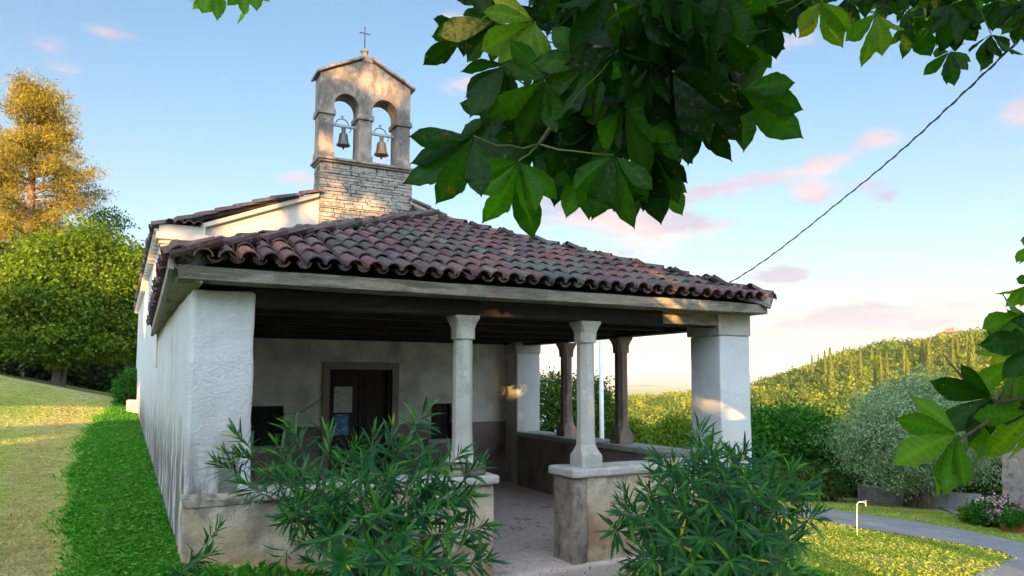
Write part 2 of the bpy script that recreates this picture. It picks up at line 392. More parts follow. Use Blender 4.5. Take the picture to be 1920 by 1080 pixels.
FRAMEM=layered('dull stone door surround',(.28,.25,.215),[((.13,.12,.10),(4,4,4),.5,.7,.5)],bump=((40,.5),))
IRON=layered('rusty black iron',(.035,.033,.03),[((.10,.05,.03),(9,9,9),.5,.7,.5)],bump=((50,.3),),rgh=.6)
def mk_tile():
    m,nt,out=newmat('old clay roof tiles'); g=NT(nt)
    c=g.ramp(g.attr(),[(0,(.055,.045,.046)),(.16,(.115,.068,.06)),(.32,(.085,.062,.068)),(.5,(.16,.062,.055)),(.66,(.12,.085,.085)),(.84,(.20,.080,.06)),(.93,(.10,.13,.11)),(1,(.32,.12,.065))])
    c=g.mix(g.math('MULTIPLY',g.ms(g.noise(13,8,.65),.50,.66),.75),c,(.035,.031,.033))
    c=g.mix(g.math('MULTIPLY',g.ms(g.noise(26,8,.6),.54,.68),.5),c,(.27,.24,.23))
    c=g.mix(g.math('MULTIPLY',g.ms(g.noise(1.1,5,.6),.50,.68),.5),c,(.11,.145,.11))
    c=g.mix(g.math('MULTIPLY',g.ms(g.noise(.9,5,.6),.55,.7),.5),c,(.05,.045,.05))
    n=g.bump(g.noise(70,6,.6),.6,.006); n=g.bump(g.noise(18,5),.4,.012,n)
    nt.links.new(g.principled(c,.72,n,0,.35),out.inputs[0]); return m
TILE=mk_tile()
MORTAR=layered('roof mortar',(.26,.25,.235),[((.09,.085,.08),(14,14,14),.45,.62,.8)],bump=((40,1.0),(12,.8)))
# ------------------------------------------------------------ the chapel
chapel=thing('chapel','small white chapel with open tiled porch in front and a double bell gable above','chapel',(0,0,0))
ZC=.80; ZF=-.15; DY=5.55; XR=6.22; XI=5.74
def part(mb,name,mat,bevel=.012,parent=None,smooth=False,rg=None):
    o=mb.build(name,mat,parent or chapel,smooth=smooth,bevel=bevel)
    if rg: rough(o,*rg)
    return o
# left wall of the porch and the nave: one slightly splayed wall
m=MB()
def leftwall(y0,y1,z0,z1,th):
    x=lambda y:-.016*y
    m.add([(x(y0),y0,z0),(x(y0)+th,y0,z0),(x(y1)+th,y1,z0),(x(y1),y1,z0),(x(y0),y0,z1),(x(y0)+th,y0,z1),(x(y1)+th,y1,z1),(x(y1),y1,z1)],
      [(0,1,2,3),(4,7,6,5),(0,4,5,1),(1,5,6,2),(2,6,7,3),(3,7,4,0)])
leftwall(0,DY+.02,-.6,2.46,.50)
part(m,'side_wall',SIDEPLASTER,.03,rg=(.035,.35,5))
m=MB(); leftwall(DY+.05,19.6,-.2,3.93,.5); part(m,'nave_wall',SIDEPLASTER,.02)
m=MB(); m.box(5.78,6.28,DY+.05,19.6,-1.5,3.93); part(m,'nave_wall',PLASTER,.02)
m=MB(); m.prism([(-.3,.0),(6.28,.0),(6.28,3.93),(3.05,5.2),(-.3,3.93)],19.3,19.6); part(m,'rear_wall',UPPER,.02)
# facade: dado, shaded wall with openings, sunlit gable above
WX=[(1.22,1.76,.67,1.30),(2.47,3.54,-.15,1.89),(4.27,4.67,.68,1.30)]
m=MB()
def facade_cells(z0,z1,x0=.42,x1=6.28):
    xs=sorted({x0,x1,*[v for a in WX for v in a[:2]]})
    for a,b in zip(xs,xs[1:]):
        zs=[z0,z1]; hole=[w for w in WX if w[0]<=a and w[1]>=b]
        if hole:
            h=hole[0]
            if h[2]>z0: m.box(a,b,DY,DY+.45,z0,min(z1,h[2]))
            if h[3]<z1: m.box(a,b,DY,DY+.45,max(z0,h[3]),z1)
        else: m.box(a,b,DY,DY+.45,z0,z1)
facade_cells(.96,2.62); part(m,'facade_wall',FACADE,0)
m=MB(); facade_cells(ZF-.3,.957); part(m,'dado',BROWN,0)
m=MB(); m.prism([(-.07,2.62),(6.27,2.62),(6.27,3.90),(3.05,5.17),(-.07,3.90)],DY,DY+.45); part(m,'gable_wall',UPPER,.01)
# raised verge under the tiles of the gable
def slope_box(m,x0,z0,x1,z1,y0,y1,t):
    m.prism([(x0,z0),(x1,z1),(x1,z1+t),(x0,z0+t)],y0,y1)
for q_ in ((.42,4.02,2.22,4.74),(5.95,3.95,3.82,4.80)):
    m=MB(); slope_box(m,*q_,DY-.10,DY+.5,.075); part(m,'verge',UPPER,.01)
# corner pilasters with moulded caps
for sx,x0,x1 in ((1,-.11,.50),(-1,5.74,6.32)):
    m=MB(); m.box(x0,x1,DY-.10,DY+.3,1.9 if sx==1 else 0,3.74); p_=part(m,'corner_pilaster',UPPER,.012)
    c=MB(); c.box(x0-.03,x1+.03,DY-.14,DY+.3,3.74,3.80); c.box(x0-.07,x1+.06,DY-.2,DY+.3,3.80,3.91); c.box(x0-.03,x1,DY-.16,DY+.3,3.91,4.04); part(c,'pilaster_cap',UPPER,.012,p_)
# door
m=MB(); 
m.box(2.36,2.47,DY-.05,DY+.12,ZF,2.01); m.box(3.54,3.66,DY-.05,DY+.12,ZF,2.01); m.box(2.47,3.54,DY-.05,DY+.12,1.89,2.01); part(m,'door_surround',FRAMEM,.006)
d=MB(); d.box(2.47,3.54,DY+.16,DY+.22,ZF,1.89)
for a,b in ((2.49,2.995),(3.01,3.52)):
    d.box(a,b,DY+.13,DY+.16,ZF+.02,1.87)
    for z0,z1 in ((0,.5),(.6,1.15),(1.25,1.78)):
        d.box(a+.07,b-.07,DY+.115,DY+.13,z0,z1); d.box(a+.11,b-.11,DY+.10,DY+.115,z0+.04,z1-.04)
door=part(d,'door',DOORM,.004)
h=MB(); h.tube([(3.03,DY+.13,.9),(3.03,DY+.06,.9),(3.10,DY+.055,.895)],.009,6); h.box(3.015,3.05,DY+.115,DY+.125,.82,.98); part(h,'handle',IRON,0,door)
for (x0,x1,z0,z1) in (WX[0],WX[2]):
    m=MB(); m.box(x0,x1,DY+.10,DY+.14,z0,z1)
    for i in range(1,3): m.box(x0+(x1-x0)*i/3-.008,x0+(x1-x0)*i/3+.008,DY+.085,DY+.10,z0,z1)
    m.box(x0,x1,DY+.085,DY+.10,z0+(z1-z0)*.5-.01,z0+(z1-z0)*.5+.01)
    win=part(m,'window',BLACKM,.003)
    s=MB(); s.box(x0-.07,x1+.07,DY-.06,DY+.1,z0-.075,z0); part(s,'sill',STONE,.008,win)
# porch floor and step
m=MB(); m.box(.4,XR-.05,-.14,DY+.1,ZF-.5,ZF); part(m,'porch_floor',FLOOR,.03,rg=(.02,.3,6))
m=MB(); m.prism([(2.6,-.16),(2.55,-.5),(2.9,-.62),(3.4,-.6),(3.75,-.42),(3.8,-.16)],-.6,-.235,'z'); part(m,'step',STONE,.03,rg=(.03,.2,4))
# parapets
def parapet(x0,x1,y0,y1,name='parapet',z0=-.9,mat=None,ov=.045,cx0=None):
    m=MB(); m.box(x0,x1,y0,y1,z0,ZC-.085); p_=part(m,name,mat or PLINTH,.02,rg=(.03,.3,5))
    c=MB(); c.box(x0-ov if cx0 is None else cx0,x1+ov,y0-ov,y1+ov,ZC-.085,ZC); part(c,'coping',STONE,.022,p_,rg=(.018,.2,5)); return p_
m=MB(); m.prism([(-.078,ZC-.105),(.05,ZC-.105),(.05,ZC+.0),(-.02,ZC-.01),(-.068,ZC-.05)],-.018,.50,'x'); part(m,'plinth_band',BANDM,.01,rg=(.025,.15,4))
parapet(-.014,2.73,-.07,.32,cx0=.50); parapet(3.80,5.70,-.06,.31)
m=MB(); m.box(3.63,3.795,-.085,.33,-.6,ZC-.09); part(m,'gate_post',OLDSTONE,.02,rg=(.03,.2,5))
m=MB(); m.box(3.585,3.86,-.13,.37,ZC-.085,ZC+.004); part(m,'coping',STONE,.022,rg=(.02,.2,5))
p_=MB(); p_.box(XI+.004,XI+.43,.5,DY-.45,-1.6,ZC-.075); sp=part(p_,'side_parapet',BROWN,.01)
c=MB(); c.box(XI-.04,XI+.47,.5,DY-.45,ZC-.075,ZC); part(c,'coping',STONE,.015,sp,rg=(.012,.3,6))
# right-hand piers with block capitals
def pier(x0,x1,y0,y1,z1,zb,capz,ov=.03):
    m=MB(); m.box(x0,x1,y0,y1,zb,capz); p_=part(m,'pier',PLASTER,.018,rg=(.015,.4,5))
    c=MB(); c.box(x0-ov,x1+ov*.3,y0-.02,y1+ov,capz,z1); part(c,'capital',STONE,.012,p_,rg=(.008,.2,4))
pier(XI,XR,0,.515,2.53,-1.4,2.25); pier(XI,XR,DY-.45,DY,2.40,-1.4,2.20)
# octagonal columns
def column(x,y,zb,zt,mat=None):
    def oct_(hw,ch,z):  # chamfered square ring of 8 points
        pts=[(hw,-ch),(hw,ch),(ch,hw),(-ch,hw),(-hw,ch),(-hw,-ch),(-ch,-hw),(ch,-hw)]
        return [Vector((x+a,y+b,z)) for a,b in pts]
    m=MB(); sq=.992
    m.rings([oct_(.127,.122,zb),oct_(.125,.120,zb+.125)])
    m.rings([oct_(.122,.117,zb+.125),oct_(.108,.075,zb+.175),oct_(.094,.045,zb+.235),oct_(.090,.038,zb+.4),oct_(.087,.036,zt-.22)])
    sh=part(m,'column',mat or STONE,.006,rg=(.008,.15,3))
    c=MB(); c.rings([oct_(.100,.064,zt-.23),oct_(.100,.070,zt-.12),oct_(.115,.095,zt-.06),oct_(.127,.118,zt-.03),oct_(.128,.122,zt)]); part(c,'capital',mat or STONE,.006,sh,rg=(.006,.15,3))
column(2.47,.11,ZC+.0,2.345); column(3.91,.11,ZC,2.345); column(5.975,3.80,ZC,2.33,BSTONE); column(5.975,2.28,ZC,2.345,BSTONE)
m=MB(); m.box(2.29,2.66,-.05,.29,ZC,ZC+.12); part(m,'column_block',OLDSTONE,.02,rg=(.02,.2,4))
# ceiling: main beams, joists, boards
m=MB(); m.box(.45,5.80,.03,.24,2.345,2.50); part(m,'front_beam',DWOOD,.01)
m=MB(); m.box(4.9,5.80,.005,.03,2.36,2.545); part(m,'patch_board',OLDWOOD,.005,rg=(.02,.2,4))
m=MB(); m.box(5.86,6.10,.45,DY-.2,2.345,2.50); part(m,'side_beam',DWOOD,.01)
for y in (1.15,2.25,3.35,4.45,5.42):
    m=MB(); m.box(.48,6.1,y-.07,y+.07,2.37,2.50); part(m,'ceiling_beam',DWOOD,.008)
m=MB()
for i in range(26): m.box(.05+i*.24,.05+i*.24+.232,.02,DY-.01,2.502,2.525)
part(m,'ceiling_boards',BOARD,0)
# eave boards
m=MB(); m.box(-.12,6.25,-.27,-.23,2.50,2.612); m.box(-.12,6.2,-.23,.02,2.50,2.53)
o=part(m,'front_fascia',OLDWOOD,.006); rough(o,.03,.5,5)
m=MB(); m.box(6.22,6.25,-.226,DY,2.50,2.612); m.box(6.225-.2,6.22,.024,DY,2.50,2.53); part(m,'side_fascia',OLDWOODY,.006)
m=MB()
n=24
for i in range(n):
    y0=-.25+i*(DY+.2)/n; y1=y0+(DY+.2)/n-.012
    zt=lambda y:2.60-.17*max(0,(y+.25))/5.8+.05*math.exp(-(y+.25)*3)
    m.add([(-.15,y0,zt(y0)-.06),(.06,y0,2.475),(.06,y0,2.50),(-.15,y0,zt(y0)-.03),(-.15,y1,zt(y1)-.06),(.06,y1,2.475),(.06,y1,2.50),(-.15,y1,zt(y1)-.03)],
     [(0,1,2,3),(4,7,6,5),(0,4,5,1),(1,5,6,2),(2,6,7,3),(3,7,4,0)])
part(m,'eave_boards',OLDWOODY,.004)
m=MB(); pts=[]
for i in range(24):
    y=-.26+i*(DY+.2)/23; z=2.60-.17*max(0,(y+.25))/5.8+.05*math.exp(-(y+.25)*3)
    pts.append((y,z))
m.rings([[Vector((a,y,z+b)) for a,b in ((-.19,-.08),(-.15,-.08),(-.15,.02),(-.19,.02))] for y,z in pts]); part(m,'side_fascia',OLDWOODY,.004)
# ------------------------------------------------------------ roof tiles
def tile_rings(m,o,u,v,n,L,r0,r1,up=True,lift=0,th=.013,seg=6):
    """one half-barrel tile: from o along v (length L), radii r0 (lower end) -> r1"""
    s=1 if up else -1; rr=[]
    for t,r in ((0,r0),(1,r1)):
        for q in (r,r-th):
            rr.append([o+v*(L*t)+u*(math.cos(math.pi*k/seg)*q)+n*(math.sin(math.pi*k/seg)*q*s*.92+lift*(1-t)) for k in range(seg+1)])
    a,b,c,d=rr; vs=a+b+c+d; K=seg+1; f=[]
    for k in range(seg):
        f+=[(k,k+1,2*K+k+1,2*K+k),(K+k,3*K+k,3*K+k+1,K+k+1),(k,K+k,K+k+1,k+1)]
    m.add(vs,f)
def tile_field(m,o,u,v,inside,ulen,vlen,pitch=.170,exp=.33,seed=1,rows0=-.0):
    rd=random.Random(seed); n=u.cross(v).normalized()
    nu=int(round(ulen/pitch)); nv=int(vlen/exp)+2; 
    for i in range(nu+1):
        du=rd.uniform(-.012,.012); colv=rd.random()
        for j in range(nv):
            uu=(i+.5)*ulen/nu; vv=j*exp+rows0
            L=exp*1.22
            if inside(uu,vv+.08):
                m.cur=max(0,min(1,rd.random()**1.15*.95+.1*(colv-.5)))
                p=o+u*(uu+du+rd.uniform(-.008,.008))+v*(vv+rd.uniform(-.022,.022))+n*(.045+rd.uniform(0,.006))
                ang=rd.uniform(-.035,.035); v2=(v+u*ang).normalized(); u2=(u-v*ang).normalized()
                tile_rings(m,p,u2,v2,n,L,.077,.063,True,.020)
            uc=i*ulen/nu
            if inside(uc,vv+.05):
                m.cur=rd.random()*.5
                p=o+u*(uc+rd.uniform(-.008,.008))+v*(vv+.035+rd.uniform(-.015,.015))+n*(.062)
                tile_rings(m,p,u,v,n,L,.060,.074,False,.006)
def ridge_run(m,mm,a,b,r=.10,exp=.36,seed=3):
    rd=random.Random(seed); d=(b-a); L=d.length; v=d.normalized(); u=v.cross(Vector((0,0,1))).normalized(); n=u.cross(v).normalized()
    k=int(L/exp)+1
    for i in range(k):
        p=a+v*(i*L/k+rd.uniform(-.02,.02))+u*rd.uniform(-.01,.01)+n*(.035+rd.uniform(0,.008)); m.cur=rd.random()
        tile_rings(m,p,u,v,n,L/k*1.2,r,r*.84,True,.03,.015,8)
    # bedding mortar, lumpy
    pts=[a+v*(L*i/(k*5))+u*0 for i in range(k*5+1)]
    mm.rings([[q+u*(s*(.11+rd.uniform(-.018,.018)))+n*(h+rd.uniform(-.01,.01)) for s,h in ((-1,-.05),(-1,.045),(-.6,.075),(.6,.075),(1,.045),(1,-.05))] for q in pts])
ex0,ex1,ey=-.20,6.31,-.32; ZE=2.62; half=(ex1-ex0)/2; ax=(ex0+ex1)/2; AZ=3.92; ay=ey+half
A=Vector((ax,ay,AZ)); FL=Vector((ex0,ey,ZE)); FR=Vector((ex1,ey,ZE)); 
sl=math.hypot(half,AZ-ZE)
m=MB()
vF=(A-Vector((ax,ey,ZE))).normalized()
tile_field(m,FL,Vector((1,0,0)),vF,lambda u,v:u>v*half/sl-.02 and (2*half-u)>v*half/sl-.02 and v<sl-.1,2*half,sl,seed=11)
vR=(A-Vector((ex1,ay,ZE))).normalized()
lenR=DY-ey+.0
tile_field(m,FR,Vector((0,1,0)),vR,lambda u,v:u>v*half/sl-.02 and u<lenR and v<sl-.05,math.ceil(lenR/.185)*.185,sl,seed=12)
vL=(A-Vector((ex0,ay,ZE))).normalized()
tile_field(m,Vector((ex0,DY-.04,ZE)),Vector((0,-1,0)),vL,lambda u,v:(lenR-u)>v*half/sl-.02 and v<sl-.05,lenR-.04,sl,seed=13)
# sag the left eave towards the back a little
m.v=[(x,y,z-.16*max(0,min(1,(y+.3)/5.8))*max(0,1-(x-ex0)/1.6)) for x,y,z in m.v]
roof=part(m,'porch_roof',TILE,0)
mt=MB(); mo=MB()
ridge_run(mt,mo,FL+Vector((.12,.12,.03)),A,seed=5); ridge_run(mt,mo,FR+Vector((-.02,.02,.0)),A,seed=6); ridge_run(mt,mo,Vector((ax,DY,AZ)),A,seed=8)
part(mt,'hip_tiles',TILE,0,roof); part(mo,'mortar',MORTAR,0,roof)
# roof deck below the tiles
k=MB(); e=.03
k.add([(ex0+.06,ey+.06,ZE-.02),(ex1-.06,ey+.06,ZE-.02),(ex1-.06,DY,ZE-.02),(ex0+.06,DY,ZE-.18),(ax,ay,AZ-.02),(ax,DY,AZ-.02)],
 [(0,1,4),(1,2,5,4),(3,0,4,5),(0,3,2,1),(2,3,5)])
part(k,'roof_deck',BOARD,0,roof)
# nave roof
m=MB(); EZ=3.925; RZ=4.955
for s in (0,1):
    o_=Vector((-.22-.0,DY-.06,EZ)) if s==0 else Vector((6.42,19.7,EZ))
    top=Vector((3.05,0,RZ)); 
    sv=Vector(((3.05+.22) if s==0 else -(6.42-3.05),0,RZ-EZ)); Ls=sv.length; sv.normalize()
    ue=Vector((-.012,-1,0)).normalized() if s==0 else Vector((0,1,0))
    oo=Vector((-.42,19.7,EZ)) if s==0 else Vector((6.42,DY-.06,EZ))
    ul=14.2
    tile_field(m,oo,-1*Vector((0,1,0)) if s==0 else ue,sv,lambda u,v,s=s:v<Ls-.1 and not (((ul-u) if s==0 else u)<.62 and v>2.35),ul,Ls,seed=20+s)
m.v=[(x+(.0 if x>1.5 else .2*(19.7-y)/14.2*max(0,1-max(0,x)/1.5)),y,z) for x,y,z in m.v]
nroof=part(m,'nave_roof',TILE,0)
k=MB(); k.add([(-.12,DY+.1,EZ-.03),(3.05,DY+.1,RZ-.02),(6.3,DY+.1,EZ-.03),(-.38,19.65,EZ-.03),(3.05,19.65,RZ-.02),(6.3,19.65,EZ-.03)],[(0,1,4,3),(1,2,5,4),(0,3,5,2),(0,2,1),(3,4,5)])
part(k,'roof_deck',BOARD,0,nroof)
mt=MB(); mo=MB(); ridge_run(mt,mo,Vector((3.05,19.6,RZ)),Vector((3.05,DY+.4,RZ)),seed=9); part(mt,'ridge_tiles',TILE,0,nroof); part(mo,'mortar',MORTAR,0,nroof)
# verge tiles along the gable rake, left and right
rd=random.Random(4)
for a,b in ((Vector((-.18,DY-.10,3.985)),Vector((2.22,DY-.10,4.80))),(Vector((6.3,DY-.10,3.93)),Vector((3.84,DY-.10,4.83)))):
    v=(b-a).normalized(); u=Vector((0,1,0)); n=v.cross(u); n=n if n.z>0 else -n
    k=8; mt=MB()
    for i in range(k):
        mt.cur=rd.choice((.82,.97,.5,.9,.3)); tile_rings(mt,a+(b-a)*(i/k)+n*.01,u,v,n,(b-a).length/k*1.2,.072,.060,True,.02,.013)
    part(mt,'verge_tiles',TILE,0,nroof)
# little tiled cap on the corner return
mt=MB()
for i in range(4):
    mt.cur=rd.random(); tile_rings(mt,Vector((.0+i*.13,DY-.26,4.045)),Vector((1,0,0)),Vector((0,.95,.2)).normalized(),Vector((0,-.2,.95)),.26,.066,.055,True,.0)
part(mt,'return_tiles',TILE,0,nroof)
# rafter tails and gutter board along the nave's left eave
for i in range(34):
    y=DY+.25+i*.42; x=-.016*y; m=MB(); m.box(x-.11,x+.02,y-.035,y+.035,3.84,3.925); part(m,'rafter_tail',UPPER,.004)
m=MB(); m.add([(-.2,DY-.1,3.925),(.0,DY-.1,3.925),(.0,DY-.1,3.965),(-.2,DY-.1,3.965),(-.42,19.65,3.925),(-.2,19.65,3.925),(-.2,19.65,3.965),(-.42,19.65,3.965)],[(0,1,2,3),(4,7,6,5),(0,4,5,1),(1,5,6,2),(2,6,7,3),(3,7,4,0)])
part(m,'eave_slab',UPPER,.004)
# ------------------------------------------------------------ bell gable
bx0,bx1=2.24,3.85; by0,by1=DY-.04,DY+.42; LZ=5.36
m=MB(); m.box(bx0+.02,bx1-.02,by0+.03,by1-.03,4.0,LZ); bel=part(m,'bell_gable',RUBBLE,0)
# individually cut facing stones, rough courses
m=MB(); rd=random.Random(21); z=4.0
while z<LZ-.01:
    h=min(rd.uniform(.03,.08),LZ-z)
    if LZ-z-h<.03: h=LZ-z
    x=bx0+rd.uniform(-.1,0)
    while x<bx1:
        w_=rd.uniform(.10,.46); xa=max(x,bx0+rd.uniform(0,.008)); xb=min(x+w_-.004,bx1-rd.uniform(0,.008))
        if xb-xa>.03:
            g_=rd.uniform(-.004,.014); m.add([(xa+rd.uniform(0,.012),by0-g_,z+rd.uniform(.001,.008)),(xb-rd.uniform(0,.012),by0-g_,z+rd.uniform(.001,.008)),(xb-rd.uniform(0,.012),by0-g_,z+h-rd.uniform(.001,.008)),(xa+rd.uniform(0,.012),by0-g_,z+h-rd.uniform(.001,.008)),
              (xa,by0+.04,z+.002),(xb,by0+.04,z+.002),(xb,by0+.04,z+h-.002),(xa,by0+.04,z+h-.002)],[(0,1,2,3),(0,4,5,1),(1,5,6,2),(2,6,7,3),(3,7,4,0)])
        x+=w_
    for xs in (bx0,bx1):
        y=by0+.02
        while y<by1:
            w_=rd.uniform(.12,.25); yb=min(y+w_-.008,by1); g_=rd.uniform(0,.014)*(-1 if xs==bx0 else 1)
            m.box(min(xs+g_,xs+.03*(1 if xs==bx0 else -1)),max(xs+g_,xs+.03*(1 if xs==bx0 else -1)),y,yb,z+.004,z+h-.006); y+=w_
    z+=h
part(m,'facing_stones',RUBBLE,0,bel)
m=MB(); m.box(bx0-.03,bx1+.02,by0-.05,by1+.05,LZ,LZ+.035); m.box(bx0-.06,bx1+.045,by0-.085,by1+.08,LZ+.035,LZ+.08); part(m,'ledge',OLDSTONE,.01,bel,rg=(.02,.15,4))
LB=LZ+.08; IZ=6.24; y0,y1=by0+.04,by1-.04
PX=[(2.215,2.455),(2.885,3.12),(3.575,3.815)]
for a,b in PX:
    m=MB(); m.box(a,b,y0,y1,LB,IZ-.03); pl=part(m,'pillar',OLDSTONE,.012,bel,rg=(.015,.2,4))
    c=MB(); c.box(a-.03,b+.03,y0-.035,y1+.03,IZ-.04,IZ+.055); part(c,'impost',OLDSTONE,.012,pl,rg=(.012,.1,3))
    c=MB(); c.box(a-.018,b+.018,y0-.02,y1+.02,LB,LB+.14); part(c,'pillar_base',OLDSTONE,.012,pl,rg=(.012,.1,3))
# arched gable top: outline with two semicircular openings
def arch_top():
    m=MB(); z0=IZ+.055; xL,xR=PX[0][0],PX[2][1]; xc=(xL+xR)/2; eL=6.90; ap=7.30
    def top(x): return ap-(abs(x-xc)/(xR-xc))*(ap-eL)
    ops=[(PX[0][1],PX[1][0]),(PX[1][1],PX[2][0])]
    xs=[xL]
    for a,b in ops:
        c=(a+b)/2; r=(b-a)/2
        xs+= [c-r*math.cos(math.pi*k/20) for k in range(21)]
    xs+= [xR,xc]; xs=sorted(set(round(x,5) for x in xs))
    def bot(x):
        for a,b in ops:
            if a-1e-6<=x<=b+1e-6:
                c=(a+b)/2; r=(b-a)/2; return z0+.10+math.sqrt(max(0,r*r-(x-c)**2))*1.0
        return z0
    vs=[];f=[]
    # columns of quads; at the jamb edges the underside steps down to the impost
    prev=None
    segs=[]
    for xa,xb in zip(xs,xs[1:]):
        mid=(xa+xb)/2; inside=any(a<mid<b for a,b in ops)
        za=bot(xa) if inside else z0; zb=bot(xb) if inside else z0
        segs.append((xa,xb,za,zb,inside))
    for xa,xb,za,zb,ins in segs:
        b=len(vs); vs+=[(xa,y0,za),(xb,y0,zb),(xb,y0,top(xb)),(xa,y0,top(xa)),(xa,y1,za),(xb,y1,zb),(xb,y1,top(xb)),(xa,y1,top(xa))]
        f+=[(b,b+1,b+2,b+3),(b+7,b+6,b+5,b+4),(b,b+4,b+5,b+1),(b+3,b+2,b+6,b+7)]
    for a,b_ in ops:
        for x in (a,b_):
            b=len(vs); vs+=[(x,y0,z0),(x,y1,z0),(x,y1,z0+.10),(x,y0,z0+.10)]; f.append((b,b+1,b+2,b+3))
    for x in (xL,xR):
        b=len(vs); vs+=[(x,y0,z0),(x,y1,z0),(x,y1,top(x)),(x,y0,top(x))]; f.append((b,b+1,b+2,b+3))
    m.add(vs,f); return m,xL,xR,xc,eL,ap
m,xL,xR,xc,eL,ap=arch_top(); part(m,'arch_gable',OLDSTONE,0,bel)
m=MB()
for s in (-1,1):
    xe=xL-.07 if s<0 else xR+.07; xi=xc+s*.07
    ze=eL-.02; zi=ap-.015
    N=4
    for i in range(N):
        t0,t1=i/N,(i+1)/N-.01; z_=lambda t:ze+(zi-ze)*t; x_=lambda t:xe+(xi-xe)*t
        dz=.006*(i%2)
        m.prism([(x_(t0),z_(t0)+dz),(x_(t1),z_(t1)+dz),(x_(t1),z_(t1)+.045+dz),(x_(t0),z_(t0)+.045+dz)],y0-.07,y1+.07)
part(m,'gable_slabs',OLDSTONE,.006,bel)
m=MB(); m.box(xc-.10,xc+.10,y0-.02,y1+.02,ap-.06,ap+.04)
c=(xc,(y0+y1)/2,ap+.04); m.lathe(c,[(.11,0),(.10,.05),(.055,.10),(.05,.14),(.075,.165),(.075,.19),(.03,.22),(.012,.23)],10)
part(m,'finial',OLDSTONE,.005,bel)
m=MB(); cx,cy,cz=xc,(y0+y1)/2,ap+.26; m.tube([(cx,cy,cz),(cx,cy,cz+.40)],.010,6); m.tube([(cx-.085,cy,cz+.29),(cx+.085,cy,cz+.29)],.009,6)
for dx,dz in ((0,.40),(-.085,.29),(.085,.29)): m.lathe((cx+dx,cy,cz+dz-.012),[(.004,0),(.016,.012),(.004,.024)],6)
part(m,'cross',IRON,0,bel)
# bells, each hung on its own headstock
def bell(x,zr,w,col,label,rotk):
    y=(by0+by1)/2; t=thing('church_bell',label,'bell',(x,y,zr))
    prof=[(1,0),(.98,.05),(.86,.15),(.74,.32),(.67,.58),(.63,.80),(.54,.92),(.32,.99),(.1,1.01)]
    h_=w*.98; r=w/2; top=-.10
    m=MB(); z0=zr+top-h_*1.06
    m.lathe((x,y,z0),[(a*r,b*h_) for a,b in prof],28)
    inner=[(a*r*.88,b*h_*.9) for a,b in prof[:-2]]; 
    m.lathe((x,y,z0-.001),[(r*.99,0)]+inner,28)
    bo=m.build('bell_body',col,t,smooth=True); mod=bo.modifiers.new('es','EDGE_SPLIT'); mod.split_angle=R(50)
    k=MB(); k.tube([(x-.028,y,zr+top),(x-.028,y,zr-.01)],.011,6); k.tube([(x+.028,y,zr+top),(x+.028,y,zr-.01)],.011,6); k.tube([(x,y,zr+top-.02),(x,y,zr)],.02,6); k.build('crown_loop',col,t)
    k=MB(); k.tube([(x,y,z0+h_*.8),(x,y,z0-.03)],.008,6); k.lathe((x,y,z0-.075),[(.004,0),(.016,.02),(.018,.035),(.008,.055)],10); k.build('clapper',IRON,t)
    k=MB(); k.box(x-.225,x+.225,y-.022,y+.022,zr-.022,zr+.022); k.build('headstock',GALV,t,bevel=.004)
    k=MB(); pts=[(x-.02+.115*math.cos(math.pi*q/12),y+.03,zr+.02+.115*math.sin(math.pi*q/12)) for q in range(13)]; k.tube(pts,.008,6); k.tube([(x+.10,y+.03,zr+.02),(x+.14,y+.03,zr-.04),(x+.11,y+.03,zr-.09)],.007,5)
    k.tube([(x-.02,y+.03,zr+.13),(x-.02,y+.03,zr+.20)],.007,5); k.tube([(x-.05,y+.03,zr+.175),(x+.01,y+.03,zr+.175)],.006,5); k.build('swing_wheel',IRON,t)
GALV=layered('galvanised steel',(.33,.38,.40),[((.16,.17,.17),(9,9,9),.5,.7,.5)],bump=((40,.2),),rgh=.5)
BR1=layered('dark bronze',(.085,.075,.06),[((.14,.13,.10),(9,9,9),.45,.7,.6)],bump=((40,.2),),rgh=.42,spec=.6)
BR2=layered('brown bronze',(.28,.15,.06),[((.14,.08,.04),(9,9,9),.45,.7,.6)],bump=((40,.2),),rgh=.42,spec=.6)
bell(2.67,6.10,.235,BR1,'smaller dark grey bell hanging in the left arch of the bell gable',0)
bell(3.35,6.05,.255,BR2,'larger brown bronze bell hanging in the right arch of the bell gable',1)
# ------------------------------------------------------------ papers on the door, wires
def papermat(name,fn):
    m_,nt,out=newmat(name); g=NT(nt); nt.links.new(g.principled(fn(g),.6),out.inputs[0]); return m_
PAPER=papermat('printed notice',lambda g:g.mix(g.math('MULTIPLY',g.ms(g.noise((14,1,60),6,.7),.5,.56),.55),(.50,.52,.50),(.12,.13,.12)))
POSTER=papermat('blue printed poster',lambda g:g.ramp(g.noise((6,1,6),5,.6,.5),[(.3,(.45,.5,.52)),(.45,(.12,.30,.45)),(.56,(.05,.12,.30)),(.68,(.45,.42,.40))]))
def paper(x0,x1,z0,z1,mat,label,name):
    m=MB(); y=DY+.095; n=6; V=[];F=[]
    m.box(x0,x1,y-.003,y,z0,z1); o=m.build(name,mat,loc=((x0+x1)/2,y,z0)); tag(o,label,'paper')
paper(2.575,2.885,1.17,1.60,PAPER,'grey printed notice pinned to the dark chapel door above the blue poster','notice_sheet')
paper(2.60,2.83,.80,1.14,POSTER,'blue printed poster pinned to the dark chapel door below the grey notice','poster_sheet')
m=MB(); m.tube([(1.60,DY-.012,1.25),(1.8,DY-.012,1.16),(2.05,DY-.012,1.20),(2.22,DY-.012,1.32),(2.36,DY-.02,1.42)],.006,5)
tag(m.build('wall_wire',IRON,loc=(1.6,DY,1.25)),'thin dark wire sagging across the porch wall from the left window to the door','wire')
